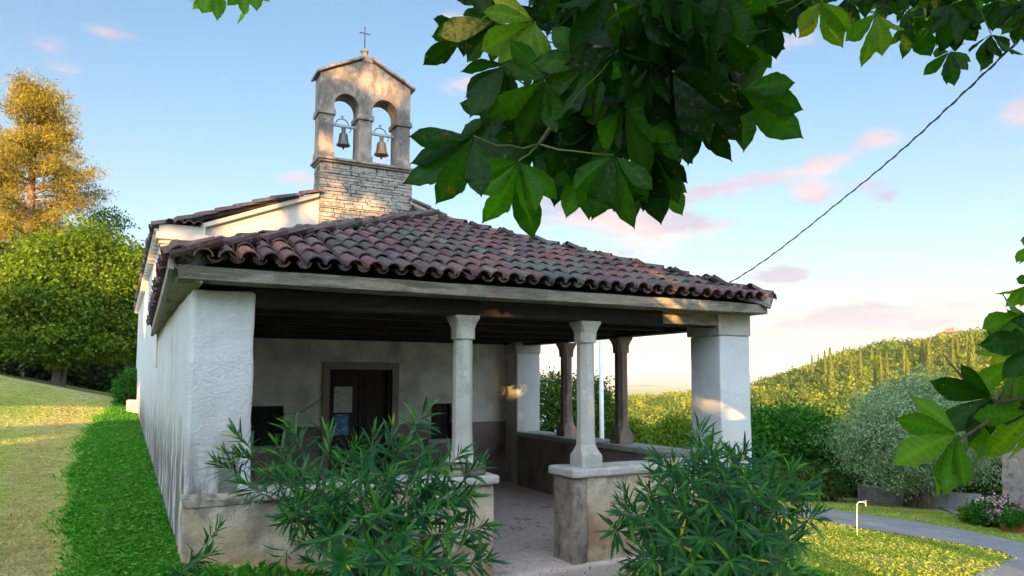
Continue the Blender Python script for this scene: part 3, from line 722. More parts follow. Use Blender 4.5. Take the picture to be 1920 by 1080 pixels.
# ------------------------------------------------------------ terrain
def warp(n,lim,near):
    t=np.linspace(-1,1,n); k=math.asinh(lim/near); return near*np.sinh(t*k)
def terrain():
    xs=np.unique(np.concatenate([warp(230,5200,12)+8,np.arange(-12,26,.4)])); ys=np.unique(np.concatenate([warp(230,5200,12)+6,np.arange(-9,26,.4)]))
    Z=np.array([[ground(x,y) for x in xs] for y in ys]); X,Y=np.meshgrid(xs,ys)
    V=np.stack([X,Y,Z],-1).reshape(-1,3); nx=len(xs); i,j=np.meshgrid(np.arange(nx-1),np.arange(len(ys)-1)); a=(j*nx+i).ravel()
    F=np.stack([a,a+1,a+nx+1,a+nx],1)
    # lushness of the strip along the wall, mown elsewhere
    o=np_mesh('ground',V,F,np.zeros(len(V)),GROUND,smooth=True); o['kind']='structure'
_SE=[tuple(on_ground(x,y))[:2] for x,y in ((150,1180),(148,1060),(150,960),(152,880),(165,830),(190,795),(222,765),(250,748))]
_SE=sorted((b,a) for a,b in _SE)
def strip_edge(y): return float(np.interp(y,[q[0] for q in _SE],[q[1] for q in _SE]))+.05*math.sin(y*2.3)   # outer edge of the lush strip left of the wall
def mk_ground():
    m,nt,out=newmat('grass covered soil'); g=NT(nt)
    c=g.ramp(g.noise(.35,6,.6),[(.35,(.27,.33,.06)),(.5,(.40,.39,.12)),(.65,(.48,.41,.20))])
    c=g.mix(g.ms(g.noise(5,8,.65),.45,.62),c,(.22,.24,.06))
    n=g.bump(g.noise(40,6,.7),.8,.02); nt.links.new(g.principled(c,1,n,0,.1),out.inputs[0]); return m
GROUND=mk_ground()
terrain()
ASPH=layered('worn grey asphalt',(.25,.245,.245),[((.36,.35,.33),(1.2,1.2,1.2),.45,.68,.6),((.08,.08,.08),(30,30,30),.5,.62,.6),((.10,.12,.06),(.8,.8,.8),.6,.72,.5)],bump=((60,.6),))
def sheet(name,px,z=.02,mat=None,n=10):
    """a flat outline laid on the terrain, given by ground points"""
    bm=bmesh.new(); vs=[bm.verts.new((p[0],p[1],0)) for p in px]; bm.faces.new(vs)
    bmesh.ops.triangulate(bm,faces=bm.faces[:])
    for _ in range(5):
        es=[e for e in bm.edges if e.calc_length()>.7]
        if not es: break
        bmesh.ops.subdivide_edges(bm,edges=es,cuts=1); bmesh.ops.triangulate(bm,faces=bm.faces[:])
    for v in bm.verts: v.co.z=ground(v.co.x,v.co.y)+z
    me=bpy.data.meshes.new(name); bm.normal_update(); bm.to_mesh(me); bm.free()
    o=link_mesh(me,name,mat,None,smooth=True); o['kind']='structure'; return o
def gp(lst): return [tuple(on_ground(x,y))[:2] for x,y in lst]
ROADP=gp([(1540,952),(1600,962),(1700,975),(1790,990),(1860,1004),(1925,1018),(1990,1040),(2050,1200),(1890,1100),(1830,1078),(1872,1062),(1900,1045),(1878,1034),(1800,1020),(1700,1003),(1600,988),(1520,972),(1420,968),(1330,962),(1330,945),(1440,948)])
sheet('lane',ROADP,.02,ASPH)
YARD=gp([(1752,946),(1840,944),(1925,958),(2100,985),(2100,1008),(1925,1000),(1860,987),(1800,968)])
sheet('yard_paving',YARD,.03,ASPH)
# path in front of the step
PATHP=[(2.3,-.62),(3.9,-.55),(4.6,-1.6),(4.9,-6),(2.5,-6),(2.4,-2)]
GRAVEL=layered('compacted gravel',(.27,.245,.22),[((.12,.11,.10),(20,20,20),.48,.62,.7)],bump=((50,.8),(15,.6)))
sheet('path',PATHP,.015,GRAVEL)
# ------------------------------------------------------------ foliage helpers
def pt_seg(P,A_,B_):
    AB=B_-A_; t=np.clip(((P-A_)@AB)/(AB@AB),0,1); return np.linalg.norm(P-(A_+t[:,None]*AB),axis=1)
def limb_path(a,b,n=5,wob=.1,sag=0):
    a=Vector(a);b=Vector(b);L=(b-a).length; pts=[]
    for i in range(n+1):
        t=i/n; k=math.sin(math.pi*t)*wob*L
        pts.append(a.lerp(b,t)+Vector((random.uniform(-k,k),random.uniform(-k,k),random.uniform(-k,k)*.5+sag*math.sin(math.pi*t)*L)))
    return pts
BARK=layered('grey brown bark',(.14,.11,.085),[((.05,.04,.033),(12,12,2.5),.45,.62,.8),((.22,.20,.16),(9,9,3),.55,.7,.5)],bump=((30,1),(9,1)))
PBARK=layered('reddish pine bark',(.20,.12,.08),[((.07,.045,.035),(8,8,3),.45,.62,.8)],bump=((20,1),(7,1)))
def crown_points(blobs,ncl,shell=.55):
    """cluster centres inside a set of ellipsoids (c, r), more of them near the surface"""
    vol=np.array([b[1][0]*b[1][1]*b[1][2] for b in blobs])**.8; vol/=vol.sum(); P=[]
    for (c,r),k in zip(blobs,(vol*ncl).astype(int)):
        d=rdir(k); rad=shell+(1-shell)*rng.random(k)**.6; rad*=1+.14*np.sin(d[:,0]*7+c[0])*np.cos(d[:,2]*6+c[1])+.08*rng.normal(size=k)
        P.append(np.array(c)+d*rad[:,None]*np.array(r))
    return np.concatenate(P)
def foliage(name,centers,nleaf,spread,ll,lw,mat,parent,flat=.6,flt=None,up=.35,rv=(.0,1.)):
    """leaf faces scattered in clumps round the centres"""
    K=len(centers); n=K*nleaf
    cc=np.repeat(centers,nleaf,0); off=rng.normal(size=(n,3))*np.array([1,1,flat])*spread*.5
    P=cc+off
    Nn=norm(rdir(n)*.9+np.array([0,0,up])+norm(off)*.5); Dr=norm(rdir(n)+norm(off)*.5+np.array([0,0,-.25]))
    cr=np.repeat(rng.random(K),nleaf); rnd=np.clip(.6*cr+.4*rng.random(n),0,1)*(rv[1]-rv[0])+rv[0]
    if flt is not None:
        k=flt(P); P,Nn,Dr,rnd=P[k],Nn[k],Dr[k],rnd[k]; n=len(P)
    s=rng.uniform(.7,1.25,n)
    V,F,k=quad_leaves(P,Dr,Nn,ll*s,lw*s)
    return np_mesh(name,V,F,np.repeat(rnd,k),mat,parent)
def in_view(P,mx=60):
    v=P-np.array(CAM); z=v@np.array(FW); z_=np.maximum(z,.05)
    x=960+F_PX*(v@np.array(RT))/z_; y=PY-F_PX*(v@np.array(UP))/z_
    return (z>.0)&(x>-mx)&(x<1920+mx)&(y>-mx)&(y<1080+mx)
# foliage colours
G_MID=leafmat('mid green foliage',[(0,(.018,.050,.006)),(.5,(.05,.11,.010)),(1,(.11,.17,.018))])
G_LIME=leafmat('lime green foliage',[(0,(.04,.085,.006)),(.5,(.11,.18,.010)),(1,(.20,.26,.018))],.4)
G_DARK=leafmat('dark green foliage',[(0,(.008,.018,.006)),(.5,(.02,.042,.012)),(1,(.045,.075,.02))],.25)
G_PINE=leafmat('pine needles',[(0,(.06,.055,.012)),(.5,(.24,.19,.02)),(1,(.44,.32,.04))],.25)
G_SILV=leafmat('silvery grey foliage',[(0,(.12,.21,.085)),(.5,(.26,.38,.18)),(1,(.46,.56,.33))],.3,tcol=(1,1.1,.8))
G_SHRUB=leafmat('bright shrub foliage',[(0,(.012,.065,.004)),(.5,(.03,.14,.008)),(1,(.07,.21,.014))],.35)
G_HILL=leafmat('hillside woodland foliage',[(0,(.03,.065,.006)),(.35,(.09,.15,.008)),(.7,(.19,.23,.012)),(1,(.34,.30,.02))],.25)
G_CYP=leafmat('cypress foliage',[(0,(.03,.055,.008)),(.5,(.11,.15,.014)),(1,(.24,.24,.02))],.15)
def tree(name,label,cat,base,H,blobs,ncl,nleaf,spread,ll,lw,mat,bark=BARK,tr=.2,group=None,flt=None,flat=.6,limbs=10,lean=(0,0),shell=.55,trunk_to=.75,up=.35):
    b=Vector(base); t=thing(name,label,cat,b,0,group)
    top=b+Vector((lean[0],lean[1],H*trunk_to)); m=MB(); path=[b-Vector((0,0,.3))]+limb_path(b,top,6,.02)
    nn=len(path); m.tube(path,[tr*(1.35 if i==0 else 1.15-.85*i/nn) for i in range(nn)],10)
    m.build('trunk',bark,t,smooth=True)
    bl=[((b.x+c[0],b.y+c[1],b.z+c[2]),r) for c,r in blobs]
    P=crown_points(bl,ncl,shell)
    if flt is not None: P=P[flt(P)]
    m=MB(); idx=rng.choice(len(P),min(limbs,len(P)),replace=False)
    for i in idx:
        q=Vector(P[i]); f=random.uniform(.35,.95); s_=b.lerp(top,f); 
        if q.z<s_.z-.5: s_=b.lerp(top,.35)
        m.tube(limb_path(s_,q,5,.07),[tr*.38,tr*.3,tr*.24,tr*.17,tr*.1,tr*.04],6)
    m.build('limbs',bark,t,smooth=True)
    foliage('crown',P,nleaf,spread,ll,lw,mat,t,flat=flat,up=up)
    return t
def gz(x,y): return Vector((x,y,ground(x,y)))
def polar(px,dist):
    """ground point seen at picture column px at a given distance"""
    az=math.atan((px-960)/F_PX)+R(YAW); x=CAM.x+math.sin(az)*dist; y=CAM.y+math.cos(az)*dist; return gz(x,y)
def px2h(px,py,dist):
    """height above datum of something seen at (px,py) at horizontal distance dist"""
    v,_,_,_=ray(px,py); k=dist/math.hypot(v.x,v.y); return CAM.z+v.z*k
# ------------------------------------------------------------ shade trees behind the viewpoint: they let the low sun through in flecks
GAPS=[((2.3,5.5,5.7),.30),((2.75,5.5,6.95),.22),((3.5,5.5,6.8),.28),((3.7,5.5,6.0),.22),((2.45,5.5,4.75),.40),((3.35,5.5,4.6),.22),((1.2,5.5,4.3),.40),((.2,5.5,3.7),.45),((1.8,5.5,4.4),.22),
 ((5.74,.2,1.55),.20),((5.74,.05,1.2),.12),((2.42,0,2.2),.13),((3.8,0,2.25),.09),((3.95,0,1.45),.16),((5.9,5.1,1.65),.22),((5.95,5.1,1.15),.16),((4.9,5.5,1.75),.14),
 ((3.6,1.5,3.3),.22),((5.3,1.0,3.1),.28),((5.0,-.2,2.65),.2),((2.2,-.2,2.55),.12),((6.2,-.1,2.6),.2),((3.0,2.0,3.6),.2),((6.1,.0,1.3),.12),
 (look(1310,215,1.9),.13),(look(1655,70,2.8),.16),(look(1030,60,2.5),.12),(look(1500,40,2.8),.1),(look(1240,20,2.9),.15),(look(465,0,3.5),.2),(look(395,10,3.5),.2),(look(1400,130,1.9),.06),(look(1850,600,1.8),.08),
 ((1.7,.4,2.95),.16),((2.6,-.1,2.7),.14),((4.4,-.2,2.6),.16),((4.7,-.2,2.6),.16),((5.6,.3,2.85),.2),((4.2,1.9,3.4),.2),((5.2,2.2,3.2),.2),((3.9,.9,3.0),.16),((5.0,-.1,2.4),.12),((5.5,.0,2.4),.12),((-.15,5.0,2.2),.25),((-.2,8.0,3.5),.5),((-.2,12,3.4),.7),((6.8,-1.6,.75),.45),((7.1,-1.4,.5),.3),((-2.2,12,1),1.0),((-3,6,.6),.6),((7.5,-.5,0),.8),((9.5,-1,-.5),1.0),((5.98,2.1,1.9),.1),((5.98,3.6,1.0),.1),((5.74,.1,2.4),.12)]
SDIR=-np.array(D)
def sun_gap(P):
    keep=np.ones(len(P),bool)
    for T,r in GAPS:
        T=np.array(T,float); v=P-T; t=v@SDIR; dd=np.linalg.norm(v-t[:,None]*SDIR,axis=1); keep&=~((dd<r*1.3+.05)&(t>.5))
    return keep
perp=np.array([math.cos(R(SUN_AZ)),-math.sin(R(SUN_AZ)),0])
ST=[]
for i,(s,dist,H) in enumerate([(-24,34,11.5),(-15,30,12.0),(-7,27,12.5),(0,29,12.8),(7.5,27,12.2),(15,30,12.6),(23,33,12.0),(32,36,12),(42,40,12),(-4,38,13.5),(11,39,13.0),(-18,42,12.5)]):
    c=np.array([3.0,2.0,0.0])-dist*np.array([math.sin(R(SUN_AZ)),math.cos(R(SUN_AZ)),0])+perp*s
    b=gz(c[0],c[1]); t=thing('shade_tree','dense broadleaf tree of the row behind the viewpoint','tree',b,0,'trees of the row behind the viewpoint')
    m=MB(); m.tube(limb_path(b,b+Vector((0,0,H*.7)),5,.02),[.3,.26,.22,.17,.12,.06],8); m.build('trunk',BARK,t,smooth=True)
    P=crown_points([((b.x,b.y,b.z+H*.42),(4.9,4.9,H*.40)),((b.x+1,b.y-1,b.z+H*.62),(3.6,3.6,H*.36))],430,.1)
    foliage('crown',P,34,1.5,.50,.36,G_MID,t,flt=sun_gap)
# ------------------------------------------------------------ left background
b=polar(35,52); H=px2h(30,150,52)-b.z
t=thing('pine_tree','tall pine with golden sunlit needles standing highest at the left','pine',b)
m=MB(); top=b+Vector((.3,0,H*.98)); pth=limb_path(b,top,9,.008); m.tube(pth,[.42-.036*i for i in range(10)],9); m.build('trunk',PBARK,t,smooth=True)
m=MB(); cl=[]
for i in range(70):
    f=.26+.74*(i/70); a=random.random()*6.28; L=(3.9*(1-((f-.26)/.74)**1.7)+.7)*random.uniform(.65,1.1)
    s_=b.lerp(top,f); e=s_+Vector((math.cos(a)*L,math.sin(a)*L,L*random.uniform(-.05,.28)))
    pp=limb_path(s_,e,5,.05,.04); m.tube(pp,[.10,.085,.065,.05,.035,.02],5)
    for q in pp[2:]:
        for _ in range(3): cl.append(np.array(q)+rng.normal(size=3)*np.array([.38,.38,.22]))
m.build('limbs',PBARK,t,smooth=True)
foliage('crown',np.array(cl),95,.52,.24,.045,G_PINE,t,flat=.7,up=.6)
b=polar(-70,58); tree('pine_tree','second golden pine cut off by the left edge behind the tall pine','pine',b,15,[((0,0,9),(3.8,3.8,5)),((0,0,13),(2.5,2.5,3.2))],520,42,1.0,.3,.09,G_PINE,PBARK,.35,limbs=26,shell=.4)
b=polar(165,62); tree('conifer','dark conifer top showing behind the lime green tree','conifer',b,px2h(165,400,62)-b.z,[((0,0,9.5),(2.0,2.0,2.9)),((.9,0,12.2),(1.6,1.6,1.3)),((0,0,6),(2.4,2.4,3))],240,40,.9,.3,.12,G_MID,PBARK,.28,limbs=26,shell=.35,flat=.35)
b=polar(262,56); tree('broadleaf_tree','green tree top peeping out beside the chapel eave at the left','tree',b,px2h(255,470,56)-b.z,[((0,0,8.3),(2.2,2.2,2.6)),((-.6,0,6),(2.4,2.4,3))],170,44,1.1,.32,.2,G_MID,tr=.22,limbs=18,shell=.4)
b=polar(112,36); hh=px2h(120,425,36)-b.z
t=tree('lime_tree','round bright green broadleaf tree at the edge of the lawn left','tree',b,hh,[((0,0,hh*.52),(3.8,3.4,hh*.27)),((.6,0,hh*.72),(2.5,2.5,hh*.27)),((-1.8,0,hh*.50),(2.4,2.4,hh*.24)),((2.2,0,hh*.42),(2.0,2.0,hh*.24)),((0,-1,hh*.30),(3.6,2.2,hh*.16))],1500,80,.70,.16,.10,G_LIME,tr=.28,limbs=40,shell=.62,flat=.38,up=.8)
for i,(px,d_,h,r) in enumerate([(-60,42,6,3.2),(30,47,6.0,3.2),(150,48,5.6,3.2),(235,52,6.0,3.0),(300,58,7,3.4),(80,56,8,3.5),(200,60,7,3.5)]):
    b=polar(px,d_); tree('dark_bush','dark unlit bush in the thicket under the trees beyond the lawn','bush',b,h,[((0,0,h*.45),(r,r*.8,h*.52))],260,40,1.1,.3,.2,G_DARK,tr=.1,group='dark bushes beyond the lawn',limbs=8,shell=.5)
b=on_ground(246,750); b=polar(246,24.5); tree('box_shrub','small clipped bright green shrub beside the far end of the chapel wall','shrub',b,1.05,[((0,0,.5),(.30,.5,.52))],160,60,.2,.06,.04,G_SHRUB,tr=.03,limbs=4,shell=.6)
b=polar(254,22.0); m=MB(); m.box(-.16,.16,-.2,.2,-.2,.36,.03); 
for v in range(len(m.v)): m.v[v]=tuple(Vector(m.v[v])+b)
o=tag(m.build('stone_block',STONE,loc=b,bevel=.04),'weathered grey stone block in the grass below the clipped shrub','stone'); rough(o,.08,.2,4)
# white shed glimpse and low bank at the far left
b=polar(-12,44); m=MB(); m.box(b.x-1.6,b.x+1.1,b.y,b.y+2,b.z-.5,b.z+1.5); m.prism([(b.x-1.8,b.z+1.5),(b.x+1.3,b.z+1.5),(b.x-.2,b.z+2.4)],b.y-.15,b.y+2.2)
t=tag(m.build('garden_shed',UPPER,loc=b),'small white shed half hidden at the left edge beyond the lawn','shed')
# ------------------------------------------------------------ right background
b=polar(1712,24); 
bz=b.z
t=thing('silver_tree','broad silvery grey tree with a thick gnarled trunk by the lane','tree',b)
m=MB(); tp=[(0,0,-.3),(.02,0,.1),(.0,0,.45),(.04,0,.8),(.0,0,1.15)]
m.tube([b+Vector(q) for q in tp],[.52,.42,.34,.36,.30],14)
for k in range(7):
    a=k*.9; m.tube([b+Vector((math.cos(a)*.38,math.sin(a)*.38,-.2)),b+Vector((math.cos(a+.3)*.30,math.sin(a+.3)*.30,.45)),b+Vector((math.cos(a+.5)*.24,math.sin(a+.5)*.24,1.05))],[.12,.09,.06],6)
o=m.build('trunk',BARK,t,smooth=True)
P=crown_points([((b.x-.3,b.y,bz+2.0),(2.0,1.9,1.35)),((b.x-.1,b.y,bz+2.6),(1.35,1.3,1.15)),((b.x-1.35,b.y,bz+1.6),(1.1,1.2,1.0)),((b.x+1.3,b.y,bz+1.6),(1.3,1.2,1.1)),((b.x+.3,b.y,bz+2.3),(1.6,1.4,1.0))],1300,.5)
m=MB()
for i in rng.choice(len(P),60,replace=False): m.tube(limb_path(b+Vector((0,0,random.uniform(.9,1.3))),P[i],5,.08),[.10,.08,.06,.04,.025,.012],5)
m.build('limbs',BARK,t,smooth=True); foliage('crown',P,75,.36,.10,.032,G_SILV,t,flat=.8,up=.3)
def bush(name,label,cat,px,dist,pytop,rx,mat,n=500,nl=50,sp=.5,ll=.12,lw=.07,group=None,base_up=0,shell=.5,hmul=1,zb=None):
    b=polar(px,dist); 
    if zb is not None: b.z=zb
    top=px2h(px,pytop,dist); h=top-b.z
    return tree(name,label,cat,b,h,[((0,0,h*.52),(rx,rx*.9,h*.48)),((rx*.35,0,h*.62),(rx*.6,rx*.6,h*.38)),((-rx*.4,0,h*.45),(rx*.65,rx*.6,h*.42))],n,nl,sp,ll,lw,mat,tr=max(.05,rx*.06),limbs=14,group=group,shell=shell)
bush('leafy_tree','dark green bushy tree rising right behind the corner pier','tree',1465,27,772,1.8,G_SHRUB,900,60,.62,.14,.09)
bush('leafy_tree','mid green tree between the dark bushy tree and the silvery one','tree',1585,34,800,1.9,G_LIME,500,55,.7,.17,.10)
bush('leafy_tree','bright green rounded tree seen through the porch beside the right pier','tree',1262,34,785,1.6,G_LIME,600,60,.6,.16,.10)
bush('leafy_tree','green tree seen through the porch between the last column and the pier','tree',1195,40,805,2.2,G_SHRUB,500,55,.7,.18,.11)
bush('leafy_tree','olive green tree seen through the porch just right of the white pole','tree',1150,26,785,1.0,G_LIME,400,50,.5,.13,.08)
fb=bush('flowering_shrub','shrub with white blossom seen through the porch left of the white pole','shrub',1015,22,708,1.25,G_MID,600,60,.45,.11,.06)
fb2=bush('leafy_shrub','green shrub behind the porch column beside the blossoming shrub','shrub',1095,23,715,1.0,G_MID,400,60,.45,.11,.06)
WHITE=leafmat('white blossom',[(0,(.6,.6,.5)),(1,(.8,.8,.75))],.2,tcol=(1,1,1))
bb=Vector(fb.location); pts=np.array([[bb.x,bb.y,bb.z+1.7]])+rdir(60)*np.array([1.25,1.15,1.5])*rng.uniform(.85,1.08,(60,1)); pts=pts[(pts[:,1]<bb.y+.2)]
foliage('blossom',pts,16,.22,.07,.06,WHITE,fb)
for i,(px,d_,tp,rx) in enumerate([(1440,46,800,3),(1530,52,790,3.4),(1630,50,780,3.5),(1735,44,770,3.2),(1830,40,740,3.2),(1900,38,700,3.0),(1385,60,815,4),(1310,55,812,3.2),(1230,60,815,3.5),(1540,31,865,1.7),(1480,24,880,1.3),(1640,27.5,870,.8),(1850,27,800,1.6),(1790,27,850,1.5),(1520,72,800,5),(1680,70,785,5),(1840,66,750,5),(1250,85,800,5)]):
    bush('green_tree','bushy green tree of the wooded dip below the hill','tree',px,d_,tp+(22 if d_>35 and px<1700 else 0),rx,[G_MID,G_SHRUB,G_LIME][i%3 if i not in (9,10,11) else 0],330,46,.9 if d_>35 else .5,.22 if d_>35 else .12,.14 if d_>35 else .08,group='trees in the wooded dip below the hill')
# woodland on the hillside: one mass nobody could count
def hill_wood():
    Cn=[];Sz=[]
    while len(Cn)<5200:
        az=random.uniform(26,70); r=95*(400/95)**(random.random()**.8)
        x=CAM.x+math.sin(R(az))*r; y=CAM.y+math.cos(R(az))*r
        if mnoise.noise(Vector((x*.013,y*.013,3)))>.42: continue
        Cn.append((x,y,ground(x,y))); Sz.append(random.uniform(2.2,4.6)*(.7+.3*r/250))
    Cn=np.array(Cn);Sz=np.array(Sz); N=100; n=len(Cn)*N
    d=rdir(n); d[:,2]=np.abs(d[:,2])*1.15-.15; s=np.repeat(Sz,N)[:,None]
    P=np.repeat(Cn,N,0)+d*s*np.array([.75,.75,.95])*(rng.uniform(.75,1.08,(n,1)))+np.array([0,0,.8])*s*.5
    Nn=norm(d+rdir(n)*.7); Dr=rdir(n); ll=s[:,0]*rng.uniform(.13,.27,n)
    V,F,k=quad_leaves(P,Dr,Nn,ll,ll*.75)
    rnd=np.repeat(np.clip(np.repeat(rng.random(len(Cn)),N)*.75+rng.random(n)*.25,0,1),k)
    o=np_mesh('hillside_wood',V,F,rnd,G_HILL); tag(o,'mixed woodland covering the sunlit hillside behind the lane','woodland',kind='stuff')
hill_wood()
# cypresses in rows on the hill
def cyp_mesh(seed,lod=1500):
    global rng
    h=rng.random(lod); a=rng.random(lod)*6.283; prof=np.sin(np.pi*np.clip(h*.93+.05,0,1)**.62)**.8*(1-h*.35); r=.5*prof*rng.uniform(.75,1.08,lod)
    P=np.stack([np.cos(a)*r*.30,np.sin(a)*r*.30,h*1.0],1); Nn=norm(np.stack([np.cos(a),np.sin(a),np.full(lod,.35)],1)+rdir(lod)*.35); Dr=norm(np.stack([np.cos(a)*.2,np.sin(a)*.2,np.ones(lod)],1)+rdir(lod)*.3)
    return quad_leaves(P,Dr,Nn,.075*rng.uniform(.6,1.3,lod),.03),rng.random(lod)
(cV,cF,ck),cr=cyp_mesh(0)
proto=None
cyp=[(1522,.8,668,44),(1534,.9,664,44),(1546,.9,660,44),(1556,1,655,46),(1569,.7,664,40),(1582,1,651,50),(1594,.7,668,40),(1612,1,654,42),(1622,.8,662,38),(1634,1,650,42),(1650,.8,660,36),(1662,.8,658,36),(1672,1,648,44),(1684,1,645,46),(1694,.9,650,42),(1706,.8,655,34),(1722,1,641,44),(1730,1.1,638,46),(1741,1.1,636,50),(1751,1,640,48),(1763,.9,645,40),
 (1786,.9,634,36),(1796,1,628,42),(1803,1,626,44),(1814,1.1,622,48),(1822,1.1,620,48),(1832,1,622,46),(1840,.9,624,40),(1852,1,621,42),(1866,1,618,44),(1880,1,616,44),(1894,1,615,44),(1640,.8,672,30),(1700,.9,668,36),(1770,.9,662,40)]
for i,(px,wd,top,hp) in enumerate(cyp):
    dist=255+25*math.sin(i*1.7)-(40 if top>655 and px>1630 else 0)
    b=polar(px,dist); tz=px2h(px,top,dist); bz_=px2h(px,top+hp*1.25,dist); b.z=min(max(b.z,bz_-2),tz-4) if b.z<tz-3 else tz-6
    if proto is None:
        proto=thing('cypress_tree','first slim cypress at the left end of the row on the hillside skyline','cypress',b,0,'cypresses in rows on the hillside')
        np_mesh('crown',cV,cF,np.repeat(cr,ck),G_CYP,proto,off=(0,0,0)); mt_=MB(); mt_.tube([(0,0,-.08),(0,0,.9)],[.012,.003],6)
        me_o=mt_.build('trunk',BARK,None); me_o.parent=proto
        o=proto; kids=list(proto.children)
    else:
        o=proto.copy(); C.objects.link(o)
        for k in kids: c_=k.copy(); C.objects.link(c_); c_.parent=o
        o['label']='slim golden green cypress in the rows along the hillside' if i<len(cyp)-1 else 'slim golden green cypress in the rows along the hillside'
    o.location=b; Hh=tz-b.z; o.scale=(Hh*.62*wd,Hh*.62*wd,Hh); o.rotation_euler=(0,0,i*1.3)
# ruined tower on the hill crest among the cypresses
b=polar(1806,300); tz=px2h(1806,618,300); b.z=tz-9; t=thing('hill_tower','small pale stone building on the hill crest among cypresses','building',b)
m=MB(); m.box(b.x-5.5,b.x+5.5,b.y,b.y+6,b.z,b.z+8); m.box(b.x-3.2,b.x-.5,b.y+1,b.y+4,b.z+8,b.z+10); m.build('wall',OLDSTONE,t)
m=MB(); m.prism([(b.x-6,b.z+8),(b.x+6,b.z+8),(b.x,b.z+9.2)],b.y-.3,b.y+6.3); m.build('roof',TILE,t)
for dx in (-3,0,3):
    m=MB(); m.box(b.x+dx-.5,b.x+dx+.5,b.y-.05,b.y+.1,b.z+5,b.z+6.6); m.build('window',BLACKM,t)
# far ridges
def ridge(name,dist,h0,amp,az0,az1,mat,seed,wav):
    xs=np.linspace(az0,az1,240); V=[];
    for a in xs:
        n_=mnoise.noise(Vector((a*wav,seed,0)))+.5*mnoise.noise(Vector((a*wav*3.1,seed,2)))+.2*mnoise.noise(Vector((a*wav*9,seed,5)))
        for k,(f,hh) in enumerate(((.72,-120),(.86,(h0+amp*n_)*.5-30),(1,h0+amp*n_),(1.2,-120))):
            V.append((CAM.x+math.sin(R(a))*dist*f,CAM.y+math.cos(R(a))*dist*f,hh))
    n=len(xs); F=np.array([(i*4+k,i*4+4+k,i*4+5+k,i*4+1+k) for i in range(n-1) for k in range(3)])
    o=np_mesh(name,np.array(V),F,np.zeros(len(V)),mat,smooth=True); o['kind']='structure'
HILLM=layered('distant wooded hills',(.08,.10,.05),[((.14,.13,.07),(.002,.002,.002),.45,.6,.7)],bump=((.01,.2),))
ridge('distant_hills',5200,-38,40,-30,100,HILLM,4,.09)
ridge('far_mountains',9500,55,110,-40,110,HILLM,9,.06)
# ------------------------------------------------------------ lane side
CONC=layered('stained concrete',(.40,.39,.36),[((.16,.155,.14),(2,2,1),.45,.68,.7),((.10,.10,.09),(8,8,3),.52,.68,.5)],bump=((50,.5),(8,.3)))
a=on_ground(1600,946); b=on_ground(1822,944); a=polar(1598,25.3); b=polar(1826,25.0)
def wall_between(name,label,a,b,h,th,mat,cat='wall',z0=-.6,cap=None):
    d=(b-a); L=math.hypot(d.x,d.y); t=thing(name,label,cat,a,math.atan2(d.y,d.x))
    m=MB(); m.box(0,L,0,th,z0,h); o=m.build('wall_body',mat,None,bevel=.02); o.parent=t; rough(o,.02,.5,4)
    if cap: m=MB(); m.box(-.03,L+.03,-.03,th+.03,h,h+.06); o=m.build('coping',cap,None,bevel=.01); o.parent=t
    return t
za=px2h(1600,908,25.3); a.z=za-.9; b.z=a.z; wall_between('garden_wall','low stained concrete wall behind the silvery tree trunk',a,b,.9,.2,CONC,cap=None)
# stone house at the right edge
hb=polar(1866,19.2); hz=ground(hb.x,hb.y); A1=hb; B1=polar(2250,17.0)
t=thing('stone_house','rough stone house wall at the right edge with ivy near its top','house',hb,0)
dv=Vector((B1.x-A1.x,B1.y-A1.y,0)).normalized(); nv=Vector((dv.y,-dv.x,0)); nv=nv if nv.dot(CAM-hb)<0 else -nv
ztop=px2h(1875,742,19.2)
m=MB(); q=[A1,A1+dv*5.5,A1+dv*5.5+nv*4,A1+nv*4]
m.add([(p.x,p.y,hz-.8) for p in q]+[(p.x,p.y,ztop) for p in q],[(3,2,1,0),(4,5,6,7),(0,1,5,4),(1,2,6,5),(2,3,7,6),(3,0,4,7)])
HOUSE=layered('pinkish rubble stone wall',(.40,.33,.29),[((.20,.16,.14),(5,5,6),.48,.62,.7),((.55,.50,.44),(9,9,9),.52,.66,.6),((.12,.11,.10),(14,14,14),.55,.68,.5)],bump=((40,.9),(9,1.0)))
o=m.build('wall',HOUSE,t); rough(o,.06,.3,6)
m=MB(); cen=(q[0]+q[2])/2
m.add([((p.x-cen.x)*1.02+cen.x,(p.y-cen.y)*1.02+cen.y,ztop+z_) for z_ in (.0,.06) for p in q],[(3,2,1,0),(4,5,6,7),(0,1,5,4),(1,2,6,5),(2,3,7,6),(3,0,4,7)])
m.build('roof',TILE,t)
P=np.array([A1+dv*random.uniform(.1,3)-nv*random.uniform(.0,.12)+Vector((0,0,ztop-hz-random.random()**1.3*.62)) for _ in range(420)]); P[:,2]=ztop-rng.random(420)**1.3*.62
foliage('ivy',P,26,.16,.06,.05,G_DARK,t)
